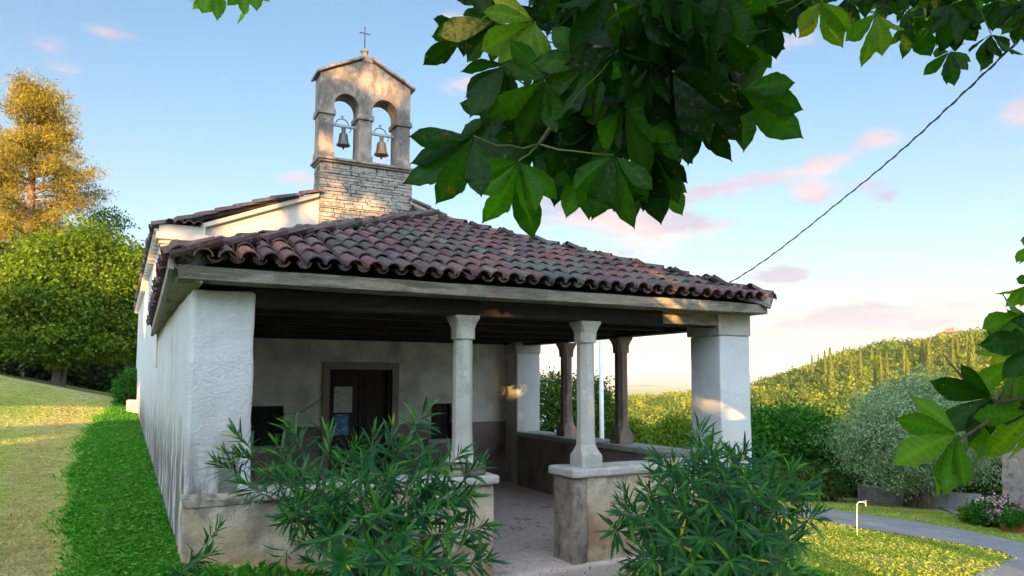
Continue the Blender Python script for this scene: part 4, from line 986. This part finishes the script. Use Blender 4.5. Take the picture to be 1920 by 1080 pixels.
# planting bed with hydrangea and terracotta trough
PINK=leafmat('pink hydrangea florets',[(0,(.55,.25,.36)),(.5,(.72,.45,.55)),(1,(.8,.68,.7))],.2,tcol=(1,.9,1))
hp=polar(1852,18.6); t=thing('hydrangea_bush','hydrangea with pink flower heads against the stone house','shrub',hp)
P=np.array([(hp.x,hp.y,hp.z+.28)])+rdir(150)*np.array([.34,.3,.24]); foliage('leaves',P,22,.16,.10,.07,G_SHRUB,t)
P=np.array([(hp.x,hp.y,hp.z+.32)])+norm(rdir(44)*np.array([1,1,1])+np.array([-.3,-.6,.5]))*np.array([.33,.3,.26]); foliage('flower_heads',P,46,.13,.045,.045,PINK,t,flat=1)
for i,(px,lb) in enumerate(((1815,'low clipped box hedge plant at the left end of the flower bed'),(1838,'low green bedding plant between box hedge and hydrangea'))):
    p=polar(px,19.3); t=thing('bedding_plant',lb,'plant',p); P=np.array([(p.x,p.y,p.z+.2)])+rdir(90)*np.array([.3,.25,.2]); foliage('leaves',P,30,.12,.06,.04,G_SHRUB if i else G_LIME,t)
TERRA=layered('terracotta',(.38,.13,.075),[((.5,.24,.16),(9,9,9),.5,.7,.6)],bump=((40,.3),))
p=polar(1890,17.6); t=thing('terracotta_trough','reddish terracotta planter trough at the foot of the stone house','planter',p)
m=MB(); m.rings([[p+dv*x_*s+nv*y_*s2+Vector((0,0,z_)) for x_,y_ in ((-.30,-.11),(.30,-.11),(.30,.11),(-.30,.11))] for z_,s,s2 in ((0,.86,.8),(.17,1,1),(.17,1.07,1.15),(.21,1.07,1.15))]); m.build('trough',TERRA,t,bevel=.008)
P=np.array([(p.x,p.y,p.z+.28)])+rdir(60)*np.array([.3,.14,.10]); foliage('leaves',P,20,.12,.07,.04,G_SHRUB,t)
# standpipe tap in the grass
WPAINT=layered('white painted pipe',(.72,.72,.70),[((.4,.38,.33),(9,9,9),.55,.7,.5)],bump=((40,.15),),rgh=.5)
p=on_ground(1608,1004); r_=(p-CAM).length; h=px2h(1610,940,math.hypot(p.x-CAM.x,p.y-CAM.y))-p.z
t=thing('standpipe','thin white standpipe with a bent tap head in the grass','tap',p)
m=MB(); m.tube([p+Vector((0,0,-.1)),p+Vector((.01,0,h*.5)),p+Vector((.03,-.0,h-.03)),p+Vector((.05,-.02,h)),p+Vector((.10,-.04,h+.005)),p+Vector((.15,-.07,h-.015))],[.0075]*6,8); m.build('pipe',WPAINT,t,smooth=True)
m=MB(); m.tube([p+Vector((.15,-.07,h)),p+Vector((.155,-.07,h-.07))],[.014,.010],8); m.box(p.x+.115,p.x+.165,p.y-.085,p.y-.055,p.z+h+.015,p.z+h+.025); m.build('spout',GALV,t)
# white pole behind the porch and the twisted cable running to it
p=polar(1127,17.5); tz=px2h(1127,615,17.5)
t=thing('white_pole','plain white pole standing behind the porch, topped out of sight','pole',p)
m=MB(); m.tube([p+Vector((0,0,-.3)),Vector((p.x,p.y,tz))],[.060,.050],14); m.build('shaft',WPAINT,t,smooth=True)
m=MB(); m.lathe((p.x,p.y,tz),[(.052,0),(.056,.01),(.03,.04)],12); m.tube([Vector((p.x-.12,p.y,tz-.1)),Vector((p.x+.12,p.y,tz-.1))],.015,6); m.build('cap',GALV,t)
E0=Vector((p.x,p.y,tz-.08)); E1=look(1600,355,12.5); E2=look(1855,125,8.2); E3=look(2300,-330,5.5)
def bez(t):
    P_=[E0,look(1360,533,15.6),E1,E2,E3]; # Catmull-Rom through the points
    k=min(int(t),3); u=t-k; p0=P_[max(k-1,0)];p1=P_[k];p2=P_[k+1];p3=P_[min(k+2,4)]
    return .5*((2*p1)+(p2-p0)*u+(2*p0-5*p1+4*p2-p3)*u*u+(3*p1-p0-3*p2+p3)*u**3)
CABLE=layered('black cable sheath',(.02,.02,.022),[],bump=((30,.1),),rgh=.6)
cb=thing('overhead_cable','twisted black overhead cable rising to the upper right','cable',E0)
m=MB(); m2=MB(); pts=[bez(i*4/300) for i in range(300)]; m.tube(pts,.009,6)
q=[]; 
for i in range(1400):
    c_=bez(i*4/1400); a_=i*.16; q.append(c_+Vector((math.cos(a_)*.014,math.sin(a_)*.008,math.sin(a_)*.014)))
m2.tube(q,.006,4); m.build('carrier_wire',CABLE,cb); m2.build('twisted_lead',CABLE,cb)
for px,py,d_ in ((1782,195,9.2),(1755,222,9.7)):
    pass
# ------------------------------------------------------------ oleanders
OLE=leafmat('oleander leaves',[(0,(.010,.06,.022)),(.35,(.018,.115,.032)),(.7,(.04,.18,.030)),(.93,(.12,.30,.02)),(.96,(.48,.38,.03)),(1,(.55,.44,.04))],.25,.42,spec=.3)
OSTEM=layered('pale oleander stems',(.30,.24,.17),[((.13,.10,.07),(9,9,9),.48,.66,.6)],bump=((40,.5),))
def oleander(label,base,tips,dense,seed,leafL=.185):
    global rng
    rd=random.Random(seed); b=Vector(base); t=thing('oleander_bush',label,'oleander',b); ms=MB(); LP=[];LD=[];LN=[];LL=[];RR=[]
    def twig(s,e,r0,nl,young):
        pp=limb_path(s,e,6,.05,.03); ms.tube(pp,[r0*(1-.12*i) for i in range(7)],6)
        L=(e-s).length
        for j in range(nl):      # whorls of three along the leafy part
            f=1-.62*(j/nl)**1.1*min(1,.5/max(L,.2)); 
            k=min(5,int(f*6)); q=pp[k].lerp(pp[k+1],f*6-k) if k<6 else pp[6]; ax=(pp[6]-pp[4]).normalized()
            a0=rd.random()*6.28; tilt=.25+.95*(j/nl)
            sx=ax.cross(Vector((.3,.2,1))).normalized(); sy=ax.cross(sx)
            for w_ in range(3):
                an=a0+w_*2.094+rd.uniform(-.3,.3); rad_=sx*math.cos(an)+sy*math.sin(an)
                d_=(ax*math.cos(tilt)+rad_*math.sin(tilt)+Vector((0,0,-.12*j/nl*2))).normalized()
                LP.append(tuple(q)); LD.append(tuple(d_)); LN.append(tuple((ax*1.0+Vector((0,0,.5))-rad_*.2).normalized())); LL.append(leafL*(.55+.45*min(1,j/3))*rd.uniform(.75,1.2))
                RR.append(min(.93,max(0,rd.gauss(.42,.26)+(.28 if j<2 else 0)*young)) if rd.random()>.010 else 1.0)
    for (px,py,dep,kind) in tips:
        e=look(px,py,dep)
        mid=b+Vector(((e.x-b.x)*rd.uniform(.25,.5),(e.y-b.y)*rd.uniform(.25,.5),max(.15,(e.z-b.z)*rd.uniform(.3,.55))))
        if kind!=2: ms.tube(limb_path(b+Vector((rd.uniform(-.12,.12),rd.uniform(-.1,.1),-.1)),mid,5,.05),[.021,.019,.017,.014,.012,.010] if kind==0 else [.034,.032,.028,.024,.020,.014],7)
        else: ms.tube(limb_path(b,mid,5,.03),[.016,.014,.012,.010,.009,.008],6)
        twig(mid,e,.009,9 if kind!=2 else 7,1)
        for _ in range(dense if py>950 else max(1,dense-1)):
            s_=mid.lerp(e,rd.uniform(.0,.6)); v=(e-mid); L=rd.uniform(.22,.5)
            o_=Vector((rd.gauss(0,1),rd.gauss(0,1),rd.gauss(.25,.8))).normalized()
            e2=s_+(v.normalized()*.6+o_).normalized()*L
            if e2.y>-.22 and -.2<e2.x<6.3: e2.y=-.25-rd.random()*.1
            if e2.z<ground(e2.x,e2.y)+.08: continue
            twig(s_,e2,.006,rd.randint(5,9),rd.random())
    ms.build('stems',OSTEM,t,smooth=True)
    n=len(LP); LL=np.array(LL)
    V,F,k=leaf_arrays(np.array(LP),np.array(LD),np.array(LN),LL,LL*.068,[(0,0),(.18,.55),(.5,1),(.8,.6),(1,0)],rng.uniform(.05,.45,n),.25)
    np_mesh('leaves',V,F,np.repeat(np.array(RR),k),OLE,t,smooth=False)
    return n
g1=on_ground(660,1095)
tips1=[(440,815,5.3,0),(408,870,5.3,0),(455,905,5.2,0),(520,835,5.3,0),(545,800,5.35,0),(500,890,5.1,0),(560,890,5.0,0),(610,810,5.3,0),(640,860,5.1,0),(680,850,5.1,0),(700,815,5.2,0),(735,800,5.3,0),(760,835,5.2,0),(795,770,5.3,0),(800,845,5.1,0),(830,870,5.0,0),(865,850,5.15,0),(905,870,5.2,0),(880,930,5.0,0),(915,985,4.9,0),
 (915,1050,4.7,0),(780,900,4.9,0),(730,890,5.0,1),(690,905,4.9,1),(640,930,4.8,1),(590,900,4.9,1),(560,940,4.9,1),(540,970,4.8,0),(800,960,4.7,1),(840,1000,4.6,0),(760,1000,4.5,0),(700,1030,4.3,0),(620,1010,4.5,0),(650,1060,4.2,0),(740,1060,4.2,0),(800,1050,4.3,0),(860,1060,4.5,0),(720,960,4.6,1),(680,970,4.6,1),(850,930,4.9,0),(620,960,4.8,1)]
n1_=oleander('oleander bush with bare pale stems in front of the left parapet',g1+Vector((.05,0,0)),tips1,2,5)
m_t=[(515,1040,4.8,2)]
g2=on_ground(1335,1090)
tips2=[(1165,960,5.0,0),(1150,1000,4.9,0),(1230,860,5.5,0),(1215,930,5.3,0),(1260,880,5.4,1),(1310,800,5.8,0),(1330,840,5.6,0),(1290,900,5.3,1),(1370,850,5.6,1),(1400,840,5.8,0),(1440,850,5.8,0),(1450,900,5.6,1),(1490,880,5.9,0),(1530,890,6.0,0),(1520,920,5.8,0),(1540,960,5.8,0),(1490,960,5.5,1),(1420,930,5.2,1),(1360,900,5.2,1),(1330,940,5.0,1),(1280,960,5.0,1),(1240,980,5.0,0),(1260,1020,4.7,0),(1220,1050,4.7,0),(1320,1010,4.7,1),(1380,980,4.9,1),(1440,1000,5.0,1),(1500,1020,5.1,0),(1480,1050,4.9,0),(1300,1060,4.4,0),(1370,1050,4.5,0),(1420,1050,4.6,0),(1340,870,5.4,1),(1400,900,5.3,1),(1460,930,5.4,1),(1500,920,5.6,1),(1300,860,5.5,1),(1255,925,5.2,1)]
n2_=oleander('dense dark oleander bush in front of the right pier',g2,tips2,5,6)
# a long bare shoot leaning out to the left, with a tuft at the foot of the corner
gb=Vector((.0,-.9,ground(0,-.9)+.02)); n3_=oleander('small oleander sprout at the foot of the porch corner',look(330,1120,4.7),[(365,1055,4.7,2),(395,1040,4.75,2),(340,1075,4.6,2)],1,8,.14)
print('leaves',n1_,n2_,n3_)

# evening haze in the air
HZ=MB(); HZ.box(-9000,11500,-60,10500,-140,190); 
def mk_haze():
    m,nt,out=newmat('evening haze'); v=nt.nodes.new('ShaderNodeVolumePrincipled'); v.inputs['Color'].default_value=(.93,.93,.96,1); v.inputs['Density'].default_value=HAZE
    v.inputs['Anisotropy'].default_value=.0; nt.links.new(v.outputs[0],out.inputs['Volume']); return m
HAZE=.00015
hz_=HZ.build('haze',mk_haze()); hz_['kind']='stuff'

# dry leaves blown onto the porch floor
LIT=leafmat('dry fallen leaves',[(0,(.05,.03,.02)),(.6,(.12,.075,.04)),(1,(.20,.15,.06))],.05)
def litter():
    n=90; x=2.9+2.3*rng.random(n); y=.3+3.2*rng.random(n)**1.2; P=np.stack([x,y,np.full(n,ZF+.012)],1); c=rng.random(n)<.6
    P[c,0]=3.6+rng.normal(size=c.sum())*.5+.4; P[c,1]=1.7+rng.normal(size=c.sum())*.12+(P[c,0]-3.6)*.2
    V,F,k=quad_leaves(P,norm(rdir(n)*np.array([1,1,.15])),norm(rdir(n)*.2+np.array([0,0,1])),.055*rng.uniform(.5,1.4,n),.025)
    o=np_mesh('fallen_leaves',V,F,np.repeat(rng.random(n),k),LIT); tag(o,'scattered dry brown leaves and twigs on the porch floor','litter',kind='stuff')
litter()
# ------------------------------------------------------------ horse chestnut over the viewpoint
def mk_chest():
    m,nt,out=newmat('horse chestnut leaf'); g=NT(nt)
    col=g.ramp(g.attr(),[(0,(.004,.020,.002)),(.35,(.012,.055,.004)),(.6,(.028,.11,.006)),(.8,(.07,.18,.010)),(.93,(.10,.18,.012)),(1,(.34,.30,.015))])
    col=g.mix(g.math('MULTIPLY',g.ms(g.noise(60,4),.62,.7),.8),col,(.12,.07,.02))
    v=g.attr('vein'); col=g.mix(g.math('MULTIPLY',v,.45),col,g.mix(1.0,col,(2.2,2.0,1.6),'MULTIPLY'))
    n=g.bump(g.noise(60,4),.25,.003); n=g.bump(v,.5,.002,n)
    p=g.principled(col,.45,n,0,.22); t=g.n('ShaderNodeBsdfTranslucent'); g.lk(g.mix(1.0,col,(2.6,2.8,.5),'MULTIPLY'),t.inputs[0])
    mx=g.n('ShaderNodeMixShader'); mx.inputs[0].default_value=.55; g.lk(p,mx.inputs[1]); g.lk(t.outputs[0],mx.inputs[2]); nt.links.new(mx.outputs[0],out.inputs[0]); return m
CHEST=mk_chest()
TWIG=layered('chestnut twig',(.10,.085,.05),[((.05,.035,.025),(30,30,30),.5,.66,.6)],bump=((60,.4),))
GSTALK=layered('green leaf stalk',(.13,.17,.05),[],bump=((60,.2),))
chest=thing('chestnut_tree','horse chestnut whose big fingered leaves hang across the top and right','tree',gz(2.9,-8.3))
LV=[];LF=[];LR=[];LVe=[];stalks=MB(); nv_=0
# obovate toothed leaflet grid: rows along the midrib, 7 across with side veins
ROWS=18
def leaflet(p,d,n,L,rnd,droop,rd):
    global nv_
    d=d.normalized(); s=d.cross(n).normalized(); n=s.cross(d).normalized(); W=L*rd.uniform(.38,.47); droop=droop+.08
    ts=[i/17*.93 for i in range(16)]+[.965,1.0]
    prof=[.035+.965*math.sin(math.pi*min(1,(t/.965)**1.45))**.72 for t in ts[:16]]+[.07,.0]
    cup=rd.uniform(.02,.16); wav=rd.uniform(0,6)
    for i,(t,w_) in enumerate(zip(ts,prof)):
        c=p+d*(L*t)-n*(L*droop*t*t); 
        for j in range(-3,4):
            f=j/3; ww=w_*W*.5*(1+(.018*(1 if (i%2) else -1) if abs(j)==3 else 0))
            fwd=-abs(f)*.06*L*w_        # side veins sweep forward
            q=c+s*(ww*f)+d*(-fwd if i<13 else 0)+n*(cup*abs(f)*W*w_*.5+.012*L*math.sin(f*5+i*1.3+wav))
            LV.append(tuple(q)); LR.append(rnd); LVe.append(1.0 if j==0 else (.55 if (i%2==0 and abs(j)<3) else 0))
    for i in range(ROWS-1):
        for j in range(6):
            a=nv_+i*7+j; LF.append((a,a+1,a+8,a+7))
    nv_+=ROWS*7
def compound(c,L,mid,spread,n,rd,bright=0,face=None,stalk_to=None,down=.25):
    """palmate leaf: leaflets fan out from c; mid/spread are angles of the fan in the plane facing the viewer"""
    view=(CAM-c).normalized(); fx=RT; fy=-UP
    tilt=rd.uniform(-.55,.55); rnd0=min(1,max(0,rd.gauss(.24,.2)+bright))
    for k in range(n):
        f=(k/(n-1)-.5) if n>1 else 0
        a=R(mid+spread*f+rd.uniform(-12,12)); l=L*(1-.42*abs(f)*1.5*(1 if n>3 else .5))*rd.uniform(.9,1.08)
        d=fx*math.cos(a)+fy*math.sin(a)+view*(rd.uniform(-.5,.6)+tilt*.4)+Vector((0,0,-down*.4))
        nn=(view*rd.choice((1,1,1,-1))+Vector((rd.uniform(-1,1),rd.uniform(-1,1),rd.uniform(-.4,.9)))).normalized()
        leaflet(c+d.normalized()*L*.03,d,nn,l,min(1,max(0,rnd0+rd.uniform(-.12,.12))),rd.uniform(.0,.28),rd)
    if stalk_to is not None:
        if (stalk_to-c).length>.5: stalk_to=c+RT*.09+Vector((0,0,.05))
        stalks.tube(limb_path(stalk_to,c,4,.04,-.04),[.0032,.0028,.0025,.0024,.0022],5)
rd=random.Random(12)
def dist_for(L,real=.175): return real*F_PX/L
CL=[(1010,250,105,110,150,6),(930,215,95,120,150,6),(1100,300,105,95,110,5),(1190,300,112,92,100,5),(1235,320,85,80,90,4),(1060,230,110,100,180,6),(1130,200,110,90,200,7),(1020,150,110,140,180,6),(870,52,84,142,95,5),(948,122,112,125,110,6),(888,256,150,142,100,5),(842,270,70,120,60,2),(972,302,128,98,135,7),(1065,262,95,105,120,5),(1150,290,118,98,110,6),(1222,282,112,88,95,5),(1262,258,55,60,90,4),
 (1385,168,118,48,205,7),(1300,182,95,102,95,5),(1440,8,82,92,120,5),(1537,2,84,88,125,6),(1642,22,84,98,110,5),(1702,30,72,60,110,5),(1779,94,54,98,150,6),(1857,62,70,88,120,6),(1905,12,70,70,120,6),(1790,20,70,95,130,6),
 (398,-28,66,102,95,5),(466,-34,66,88,90,5),(1000,40,110,150,150,6),(930,40,95,170,140,6),(1100,120,115,120,200,7),(1180,180,115,100,220,7),(1250,120,115,80,220,7),(1330,90,100,60,220,7),(1040,190,110,120,160,6),(1120,230,110,100,180,6),(1215,220,105,80,160,6),(1395,60,80,70,150,6),(1470,-15,70,90,140,6),(1590,-12,75,90,140,6),(1740,-15,70,90,140,6)]
RC=[(1796,812,132,150,150,6,1.72),(1862,742,118,165,110,5,1.85),(1858,782,100,100,100,4,1.9),(1925,588,118,165,80,5,1.8),(1940,525,70,150,70,4,2.0),(1945,452,60,160,60,3,2.2),(1915,668,100,150,230,7,1.9),(1935,770,120,140,120,5,1.8),(1905,705,90,60,120,4,2.0),(1950,640,110,180,120,5,1.75),(1880,640,80,110,90,4,2.1)]
# limbs: trunk beside and behind the viewpoint, a main limb passing above it
base=Vector(chest.location); fork=base+Vector((-.2,.3,2.6))
wood=MB(); wood.tube(limb_path(base-Vector((0,0,.3)),fork,5,.01),[.30,.26,.235,.22,.21,.2],14)
L1=[fork,look(1900,-900,2.2),look(1500,-420,2.6),look(1250,-140,2.7),look(1140,40,2.6),look(1080,170,2.3),look(1010,270,2.05)]
wood.tube(L1,[.14,.10,.065,.04,.024,.013,.006],8)
L2=[L1[1],look(2000,-260,2.9),look(1800,-60,3.3),look(1640,-30,3.3),look(1540,-25,3.0)]; wood.tube(L2,[.08,.05,.028,.016,.010],8)
L3=[fork,look(2500,500,1.9),look(2150,640,1.9),look(1960,735,1.9),look(1872,752,1.88),look(1850,790,1.8),look(1800,822,1.74)]; wood.tube(L3,[.09,.05,.022,.010,.006,.0045,.003],8)
wood.tube([look(1880,765,1.9),look(1840,740,1.9),look(1800,700,1.92),look(1768,662,1.95)],[.005,.004,.003,.0016],6)
wood.tube([L3[2],look(2010,560,2.0),look(1950,450,2.2)],[.014,.009,.005],6)
L4=[L1[3],look(1000,-220,2.9),look(700,-160,3.3),look(470,-60,3.4)]; wood.tube(L4,[.03,.02,.012,.006],6)
L5=[L1[3],look(1330,-20,2.6),look(1370,90,2.3),look(1386,160,2.05)]; wood.tube(L5,[.025,.015,.008,.004],6)
trail=[p for l in (L1[2:],L2[1:],L3[2:],L4[1:],L5[1:]) for a,b in zip(l,l[1:]) for p in (a.lerp(b,k/4) for k in range(5))]
def near(c): return min(trail,key=lambda p:(p-c).length)
for (x,y,L,mid,sp,n) in CL:
    c=look(x,y,dist_for(L)*rd.uniform(.97,1.03)); compound(c,.205,mid,sp,n,rd,.66 if (x,y) in ((1300,182),(1642,22),(466,-34),(398,-28),(1537,2),(1000,40)) else .0,stalk_to=near(c))  # listed leaves are coloured yellower to stand in for sunlight on them
for (x,y,L,mid,sp,n,dp) in RC:
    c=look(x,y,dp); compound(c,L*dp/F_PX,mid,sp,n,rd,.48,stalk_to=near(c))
# the dense mass: leaves layered behind one another
poly=[(870,-30),(875,60),(915,110),(985,150),(990,215),(1040,255),(1100,265),(1180,280),(1235,265),(1250,205),(1300,190),(1370,150),(1385,95),(1390,30),(1430,-5),(1430,-30)]
def inside(x,y,P):
    c=False; j=len(P)-1
    for i in range(len(P)):
        if (P[i][1]>y)!=(P[j][1]>y) and x<(P[j][0]-P[i][0])*(y-P[i][1])/(P[j][1]-P[i][1])+P[i][0]: c=not c
        j=i
    return c
k=0
while k<150:
    x=rd.uniform(870,1430); y=rd.uniform(-30,285)
    if not inside(x,y,poly): continue
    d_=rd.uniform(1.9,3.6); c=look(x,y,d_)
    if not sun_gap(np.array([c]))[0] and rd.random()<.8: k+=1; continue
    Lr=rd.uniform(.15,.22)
    compound(c,Lr,rd.uniform(50,130),rd.uniform(120,240),rd.choice((5,6,7)),rd,-.22 if d_>2.2 else -.1,stalk_to=near(c) if k%3==0 else None); k+=1  # leaf colour lowered for the shade inside the mass, more for deeper leaves
for _ in range(60):
    x=rd.uniform(1420,1960); y=rd.uniform(-120,12); d_=rd.uniform(2.4,4); c=look(x,y,d_); compound(c,rd.uniform(.13,.17),rd.uniform(60,120),rd.uniform(100,200),6,rd,.0,stalk_to=near(c) if _%2==0 else None)
# the rest of the crown, outside the picture, overhead and behind
P=crown_points([((1.5,-6.6,5.2),(3.6,3.4,2.1)),((2.6,-8.6,5.6),(3.4,3.2,2.6)),((3.4,-6.4,4.6),(2.2,2.4,1.8))],900,.3)
P=P[~in_view(P,240)]; P=P[sun_gap(P)]
for q in P[:330]:
    compound(Vector(q),rd.uniform(.14,.2),90,rd.uniform(120,300),5,rd,0)
for q in P[:60]: wood.tube(limb_path(fork+Vector((0,0,random.uniform(-.4,.3))),Vector(q),5,.08),[.06,.045,.032,.022,.014,.006],6)
wood.build('trunk',TWIG,chest,smooth=True)
stalks.build('leaf_stalks',GSTALK,chest,smooth=True)
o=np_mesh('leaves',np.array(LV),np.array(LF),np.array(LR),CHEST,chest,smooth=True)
at=o.data.attributes.new('vein','FLOAT','POINT'); at.data.foreach_set('value',np.array(LVe,np.float32))
# ------------------------------------------------------------ grass
GRASS_L=leafmat('lush grass',[(0,(.025,.17,.010)),(.5,(.055,.30,.016)),(.85,(.12,.32,.03)),(1,(.30,.42,.12))],.35,.5)
GRASS_M=leafmat('mown grass',[(0,(.20,.32,.03)),(.4,(.36,.44,.07)),(.7,(.54,.51,.17)),(.85,(.58,.47,.24)),(1,(.50,.36,.20))],.3,.7)
def grass(name,label,n,sampler,h,mat,wd=.006,lean=.5,rf=None):
    P=sampler(n); n=len(P); hh=h*rng.uniform(.45,1.25,n)
    d=np.hypot(P[:,0]-CAM.x,P[:,1]-CAM.y); sc_=np.maximum(1,d/6)**.8
    Dr=norm(np.stack([rng.normal(size=n)*lean,rng.normal(size=n)*lean,np.ones(n)],1)); az=rng.random(n)*6.283
    Nn=np.stack([np.cos(az),np.sin(az),np.zeros(n)],1); S=norm(np.cross(Dr,Nn))*(wd*sc_)[:,None]
    tip=P+Dr*hh[:,None]+np.stack([rng.normal(size=n),rng.normal(size=n),-.6*np.ones(n)],1)*hh[:,None]*.3
    V=np.stack([P-S,P+S,P+Dr*hh[:,None]*.6+S*.6,tip],1).reshape(-1,3); F=np.arange(n*4).reshape(n,4)
    rnd=rng.random(n) if rf is None else rf(P)
    o=np_mesh(name,V,F,np.repeat(rnd,4),mat); tag(o,label,'grass',kind='stuff')
def zed(X,Y): return np.array([ground(a,b) for a,b in zip(X,Y)])-.005
def s_strip(n):
    y=-6+26*rng.random(n)**1.6; e=np.array([strip_edge(v) for v in y]); x=e+(-.016*np.maximum(y,0)+.02-e)*rng.random(n)+rng.normal(size=n)*.09
    k=~((y>-.1)&(x>-.016*y-.01)); x,y=x[k],y[k]; return np.stack([x,y,zed(x,y)],1)
grass('lush_grass','tall lush green grass strip along the chapel side wall',190000,s_strip,.07,GRASS_L,.0026)
def s_lawn(n):
    r=3.2+26*rng.random(n)**1.9; az=R(-16)+R(26)*rng.random(n); x=CAM.x+np.sin(az-R(0))*r; y=CAM.y+np.cos(az)*r
    e=np.array([strip_edge(v) for v in y]); k=(x<e+.08)&(y<19.5); x,y=x[k],y[k]; return np.stack([x,y,zed(x,y)],1)
def lawn_tone(P):
    # dry clippings left in a trail beside the uncut strip
    e=np.array([strip_edge(v) for v in P[:,1]]); d=e-P[:,0]
    dry=np.exp(-((d-.45-.03*P[:,1])/.38)**2)
    nn=np.array([mnoise.noise(Vector((a*.9,b*.45,0))) for a,b in P[:,:2]])
    rows=.12*np.sin(d*5.2)
    return np.clip(rng.random(len(P))*.5+.08+.62*dry+.3*nn+rows,0,1)
grass('mown_lawn','short pale mown lawn with a trail of dry clippings',330000,s_lawn,.032,GRASS_M,.0034,1.1,lawn_tone)
def s_right(n):
    r=5.5+17*rng.random(n)**1.3; az=R(44)+R(22)*rng.random(n); x=CAM.x+np.sin(az)*r; y=CAM.y+np.cos(az)*r
    k=~((x<6.3)&(y>-.1)); 
    def inp(x,y,P):
        c=np.zeros(len(x),bool); j=len(P)-1
        for i in range(len(P)):
            k1=(P[i][1]>y)!=(P[j][1]>y); xx=(P[j][0]-P[i][0])*(y-P[i][1])/((P[j][1]-P[i][1]) or 1e-9)+P[i][0]; c^=k1&(x<xx); j=i
        return c
    jx=rng.normal(size=n)*.13
    k&=~inp(x+jx,y+jx,ROADP); k&=~inp(x+jx,y+jx,YARD); x,y=x[k],y[k]; return np.stack([x,y,zed(x,y)],1)
def right_tone(P):
    nn=np.array([mnoise.noise(Vector((a*.8,b*.8,7))) for a,b in P[:,:2]]); return np.clip(rng.random(len(P))*.6+.05+.55*nn,0,1)
grass('verge_grass','sparse green and straw coloured grass between chapel and lane',150000,s_right,.05,GRASS_M,.003,.8,right_tone)
def s_front(n):
    x=-2+8.5*rng.random(n); y=-2.2+1.95*rng.random(n); k=~((x>2.3)&(x<4.2)&(y<-.3)); 
    x,y=x[k],y[k]; return np.stack([x,y,zed(x,y)],1)
grass('weeds','green weeds and grass at the foot of the parapets',26000,s_front,.09,GRASS_L,.004,.7)
# clover-like leaves in the lush strip
def clover():
    P=s_strip(2600); n=len(P); P=P+np.array([0,0,.06]); Nn=norm(rdir(n)*.35+np.array([0,0,1])); Dr=norm(rdir(n)*np.array([1,1,.1]))
    V,F,k=quad_leaves(P,Dr,Nn,.045*rng.uniform(.6,1.4,n),.035); o=np_mesh('clover',V,F,np.repeat(.6+.4*rng.random(n),k),GRASS_L); tag(o,'small clover leaves scattered through the lush grass strip','clover',kind='stuff')
clover()
